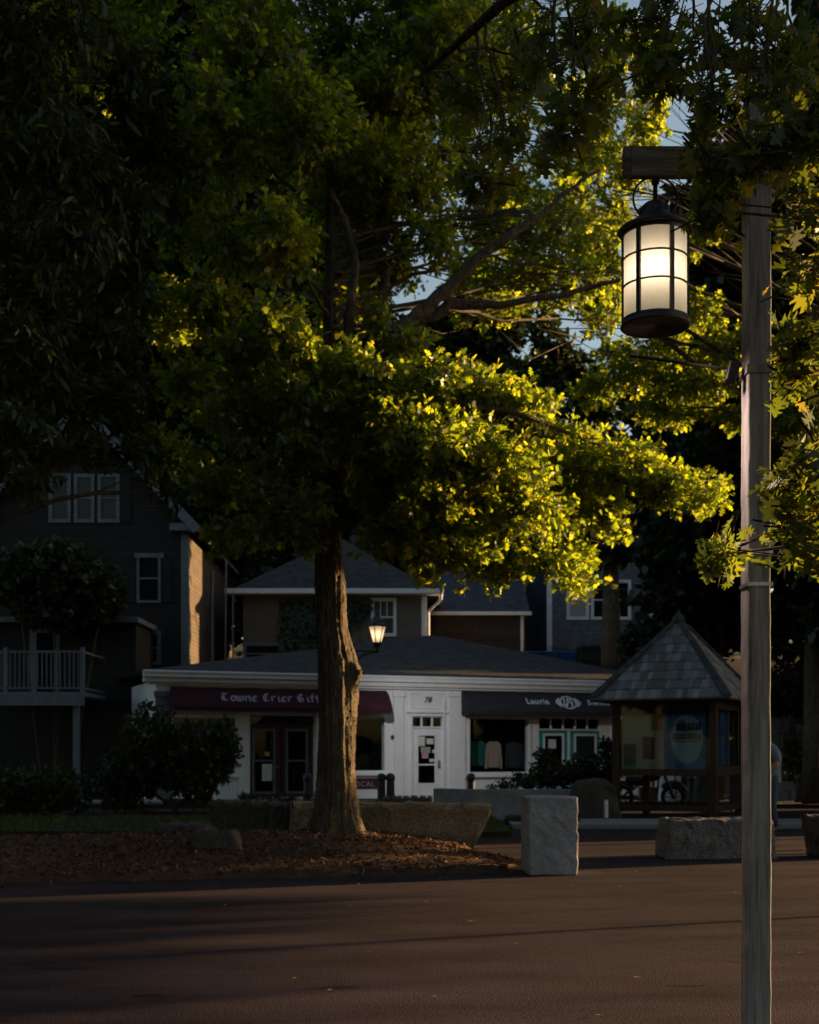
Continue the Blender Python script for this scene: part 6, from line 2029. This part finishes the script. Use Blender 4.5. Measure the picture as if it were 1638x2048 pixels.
crown_tree('leafy_tree', 'added tall dark tree rising behind the right end of the gabled house roof', xpx(300, 68), 68, 52, 10, 8, 207, FL, 6, k=18, leaf=.42, group=bt)
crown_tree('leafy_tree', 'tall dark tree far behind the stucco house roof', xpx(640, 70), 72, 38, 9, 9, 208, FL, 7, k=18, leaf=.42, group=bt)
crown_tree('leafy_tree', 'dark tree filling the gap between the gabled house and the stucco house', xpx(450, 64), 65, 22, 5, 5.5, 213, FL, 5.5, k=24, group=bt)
crown_tree('leafy_tree', 'added dark tree far behind the blue side wall of the grey house', xpx(1120, 76), 77, 28.5, 4.6, 8, 214, FL, 7, k=8, leaf=.4, group=bt)
crown_tree('leafy_tree', 'added dark tree far behind the brown outbuilding', xpx(940, 72), 74, 29, 6, 8, 209, FL, 7, k=22, leaf=.4, group=bt)

# -------- unseen trees and hedge added outside the frame to block sun and sky
crown_tree('added_shade_tree', 'unseen tall tree added beyond the right edge, whose high crown shades the oak top', 17.5, 23.4, 26, 3.7, 10.6, 301, FL, k=26, leaf=.6, per=8, trunk_r=.09, group='added trees beyond the right edge')
crown_tree('added_shade_tree', 'unseen low rounded tree added beyond the right edge, behind the high-crowned one', 19, 32.5, 7.6, 4.4, .5, 302, FL, k=16, leaf=.6, per=8, trunk_r=.09, group='added trees beyond the right edge')
crown_tree('added_shade_tree', 'unseen broad low tree added beyond the right edge beside the iron fence', 20, 39.0, 16, 4.5, .8, 303, FL, k=18, leaf=.6, per=8, group='added trees beyond the right edge')
crown_tree('added_shade_tree', 'unseen broad low tree added beyond the right edge, level with the shops', 21, 46, 20, 5.0, .8, 304, FL, k=18, leaf=.6, per=8, group='added trees beyond the right edge')
crown_tree('added_shade_tree', 'unseen low-branched tree added beyond the right edge near the lamp post', 15, 15.6, 12.5, 3.6, 3.4, 305, FL, k=22, leaf=.6, per=8, trunk_r=.05, group='added trees beyond the right edge')
crown_tree('added_shade_tree', 'unseen high-crowned tree added beyond the right edge between the low-branched and the tallest trees', 16.5, 22.4, 24, 4.0, 8.0, 310, FL, k=34, leaf=.6, per=8, trunk_r=.09, group='added trees beyond the right edge')
crown_tree('added_shade_tree', 'unseen tall tree added beyond the right edge nearest the camera', 15, 10.3, 20, 3.3, 5.2, 311, FL, k=18, leaf=.6, per=8, trunk_r=.09, group='added trees beyond the right edge')
crown_tree('added_shade_tree', 'unseen broad tree added beyond the right edge, behind the shops', 21.5, 53.5, 20, 4.2, .8, 312, FL, k=18, leaf=.6, per=8, group='added trees beyond the right edge')
crown_tree('added_shade_tree', 'unseen broad tree added beyond the left edge in front of the porch building', -17, 26, 18, 5.5, 2.0, 306, FL, k=16, leaf=.6, per=8, group='added trees beyond the left edge')
crown_tree('added_shade_tree', 'unseen broad tree added beyond the left edge close to the camera', -11, 8, 15, 4.5, 2.5, 307, FL, k=16, leaf=.5, per=8, group='added trees beyond the left edge')
crown_tree('added_shade_tree', 'unseen broad tree added behind the camera on the left', -9, -6, 17, 6, 2.5, 308, FL, k=14, leaf=.6, per=8, group='added trees beyond the left edge')

crown_tree('added_shade_tree', 'unseen broad tree added beyond the left edge beside the mulch bed', -13, 21, 16, 4.5, 2.5, 309, FL, k=16, leaf=.5, per=8, group='added trees beyond the left edge')

crown_tree('added_shade_tree', 'unseen broad tree added beyond the left edge between the near tree and the porch tree', -17, 13, 21, 6, 2.0, 320, FL, k=12, leaf=.7, per=8, group='added trees beyond the left edge')
crown_tree('added_shade_tree', 'unseen large tree added far left of the camera', -20, 1, 23, 7, 2.0, 321, FL, k=12, leaf=.7, per=8, group='added trees beyond the left edge')
crown_tree('added_shade_tree', 'unseen large tree added behind the camera, second from the left', -13, -14, 24, 7, 2.0, 322, FL, k=12, leaf=.7, per=8, group='added trees beyond the left edge')
crown_tree('added_shade_tree', 'unseen large tree added straight behind the camera', -1, -17, 22, 6, 2.0, 323, FL, k=12, leaf=.7, per=8, group='added trees beyond the left edge')

k_ = 0  # unseen row added to shade the ground, mulch and trunk foot
for yy, zlo, zhi in [(18.9 + 1.0 * i, 3.5, 5.3) for i in range(7)] + [(27.4 + 1.0 * i, 3.75, 4.4) for i in range(3)] + [(26.85, 3.5, 5.0), (31.4, 3.75, 4.9), (32.4, 3.75, 5.0), (33.4, 3.75, 5.1)]:
    pd = [(30, yy + dy_, .36 + (zlo + zhi) / 2, .7, .55, (zhi - zlo) / 2, 90) for dy_ in (-.25, .3)]
    grow('added_pleached_tree', 'unseen clipped tree on a bare stem, added in a row beyond the right edge for shade', (30, yy, 0), [(30, yy, -.1), (30, yy, zlo), (30, yy, zhi - .2)], [.016, .014, .01], pd, FL, LEAF_FAR, .24, 500 + k_, per=14, twlen=(.2, .3), nsub=3, twigs=False, group='clipped trees added for shade beyond the right edge')
    k_ += 1

grow('added_columnar_tree', 'unseen slim columnar tree added beyond the right edge to shade the oak', (16.5, 25.25, 0), [(16.5, 25.25, -.1), (16.5, 25.25, 5.5), (16.5, 25.25, 9)], [.08, .06, .02],  # added out of view to darken the oak's far left leaves
     [(16.5 + a_, 25.25 + b_, z_, .6, .62, .7, 90) for a_, b_, z_ in ((0, -.2, 6.7), (.3, .2, 7.2), (-.2, .1, 7.8), (.1, -.15, 8.4), (0, .2, 9.0))], FL, LEAF_FAR, .3, 530, per=10, twlen=(.25, .4), nsub=3, twigs=False)

# -------- shrubs
def shrub(label, blobs, seed, mat=None, leaf=.10, k=150, base=None, name='shrub', per=9, shape=LEAF_FAR):
    rg = np.random.default_rng(seed)
    c = blobs[0]
    base = base or (c[0], c[1], 0.05)
    t = thing(name, label, 'shrub', base)
    q = MB(); Ps = []; V_ = []
    for (x, y, z, rx, ry, rz) in blobs:
        vol = rx * ry * rz * 4.19
        n = int(max(20, k * vol ** .8))
        v = unit(rg.normal(0, 1, (n, 3)))
        tips = np.array([x, y, z]) + v * np.array([rx, ry, rz]) * (rg.random(n) ** .4)[:, None]
        tips[:, 2] = np.maximum(tips[:, 2], .12)
        dirs = unit(v + rg.normal(0, .4, (n, 3)) + np.array([0, 0, .3]))
        L_ = rg.uniform(.15, .35, n)
        for i in range(0, n, 3):
            q.tube([(x, y, max(base[2], z - rz * .8)), tuple(tips[i] - dirs[i] * L_[i] * 1.2), tuple(tips[i])], [.008, .005, .002], 3, cap=False)
        q.tube([(base[0] + (x - base[0]) * .3, base[1], base[2] - .1), (x, y, max(base[2], z - rz * .8))], [.05, .03], 6)
        p, d, nn, ss = twig_leaves(tips, dirs, rg, leaf, per, L_, .15, .6)
        V_.append(leaf_verts(p, d, nn, ss, shape, .15))
    q.build('stems', M['twig'], t)
    V = np.concatenate(V_) - np.array([float(a) for a in base])
    grid_mesh('foliage', V, len(V) // len(shape), len(shape), mat or M['shrub_leaf'], t)
    return t
def bl_(px, py, rx, ry, Y, ryd):
    c = P(px, py, Y); s = Y / F
    return (c[0], c[1], c[2], rx * s, ryd, ry * s)
shrub('dark leafy shrub mass in front of the teal doors, behind the granite wall', [bl_(1110, 1545, 60, 35, 29, .8), bl_(1060, 1560, 45, 22, 28.6, .6), bl_(1170, 1540, 55, 40, 29.4, .8), bl_(1090, 1515, 22, 25, 29, .4)], 401, leaf=.09)
shrub('taller dark shrub beside the left post of the kiosk', [bl_(1218, 1530, 28, 60, 30, .6), bl_(1210, 1490, 14, 20, 30, .35)], 402, leaf=.09)
shrub('low spreading plant at the left end of the granite wall, below the shop window', [bl_(1005, 1570, 40, 10, 28.3, .4)], 403, leaf=.06, k=300)
shrub('large dark bush before the left bay of the gift shop', [bl_(390, 1520, 80, 90, 31, 1.4), bl_(300, 1500, 70, 100, 31, 1.4), bl_(440, 1500, 45, 70, 31.5, 1.0), bl_(250, 1560, 70, 70, 31, 1.2)], 404, leaf=.11, k=110)
shrub('dark bush under the balcony at the far left', [bl_(110, 1580, 90, 60, 30, 1.2), bl_(20, 1590, 80, 60, 30, 1.2)], 405, leaf=.11, k=90)
shrub('dark rounded tree-like bush before the gabled house porch', [bl_(110, 1150, 90, 75, 42, 1.5), bl_(200, 1180, 60, 60, 42, 1.3), bl_(40, 1160, 70, 70, 42, 1.3), bl_(120, 1220, 110, 40, 42, 1.4)], 406, leaf=.2, k=60, base=(xpx(110, 42), 42, .05))
shrub('green shrub with lit upper leaves left of the kiosk peak', [bl_(1300, 1265, 50, 30, 44, 1.0), bl_(1340, 1240, 40, 30, 44, 1.0), bl_(1270, 1290, 40, 30, 44, .9)], 407, leaf=.16, k=90, base=(xpx(1310, 44), 44, .05))
shrub('leafy shrub with lit upper leaves right of the kiosk peak', [bl_(1400, 1190, 40, 35, 38, .9), bl_(1440, 1230, 40, 50, 38, .9), bl_(1400, 1290, 60, 60, 39, 1.0)], 408, leaf=.14, k=110, base=(xpx(1420, 38), 38, .05))
shrub('dense dark shrubs by the fence behind the person', [bl_(1600, 1510, 40, 40, 38, .8), bl_(1640, 1530, 50, 40, 38, .8), bl_(1560, 1380, 60, 60, 41, 1.2), bl_(1640, 1400, 70, 60, 41, 1.2)], 409, leaf=.12, k=120)
shrub('low plants at the foot of the gift shop doors', [bl_(640, 1592, 40, 8, 34.5, .4), bl_(560, 1595, 50, 8, 34.5, .4), bl_(500, 1592, 30, 12, 34.5, .4)], 410, leaf=.06, k=260)
# ivy on the stucco house
rg = np.random.default_rng(9)
Yi = 51.93
ivp = []
while len(ivp) < 5200:
    px, py = rg.uniform(560, 742), rg.uniform(1200, 1300)
    if (px - 560) / 182 > 1 - ((py - 1200) / 100) ** 1.5 * .65 + rg.normal(0, .04): continue
    ivp.append((xpx(px, Yi), Yi - rg.uniform(0, .09), zpx(py, Yi)))
ivp = np.array(ivp); n = len(ivp)
iv = thing('ivy', 'dark green ivy covering the stucco wall behind the oak trunk', 'ivy', (xpx(650, Yi), Yi, 4.3))
V = leaf_verts(ivp, np.stack([rg.normal(0, .6, n), rg.normal(-.3, .2, n), rg.normal(-.8, .3, n)], 1), np.stack([rg.normal(0, .3, n), np.full(n, -1.0), rg.normal(.4, .3, n)], 1), rg.uniform(.10, .19, n), LEAF_FAR)
grid_mesh('foliage', V - np.array(iv.location), n, len(LEAF_FAR), M['shrub_leaf'], iv)
q = MB()
for k in range(7):
    x = xpx(580 + 22 * k, Yi)
    q.tube([(x, Yi + .03, 4.3), (x + .2, Yi + .03, 5.6), (x + .1, Yi + .03, 7.0)], .015, 5)
q.build('stems', M['twig'], iv)
# unseen hedge added beyond the right edge to shade the ground
hp_ = [(11.9 + 0.42 * t, 25.4 + t, 1.0, 1.0, 1.2, 1.2) for t in np.arange(0, 9, 1.3)]
shrub('unseen clipped hedge added beyond the right edge for shade', hp_, 411, leaf=.3, k=60, name='hedge', per=8)
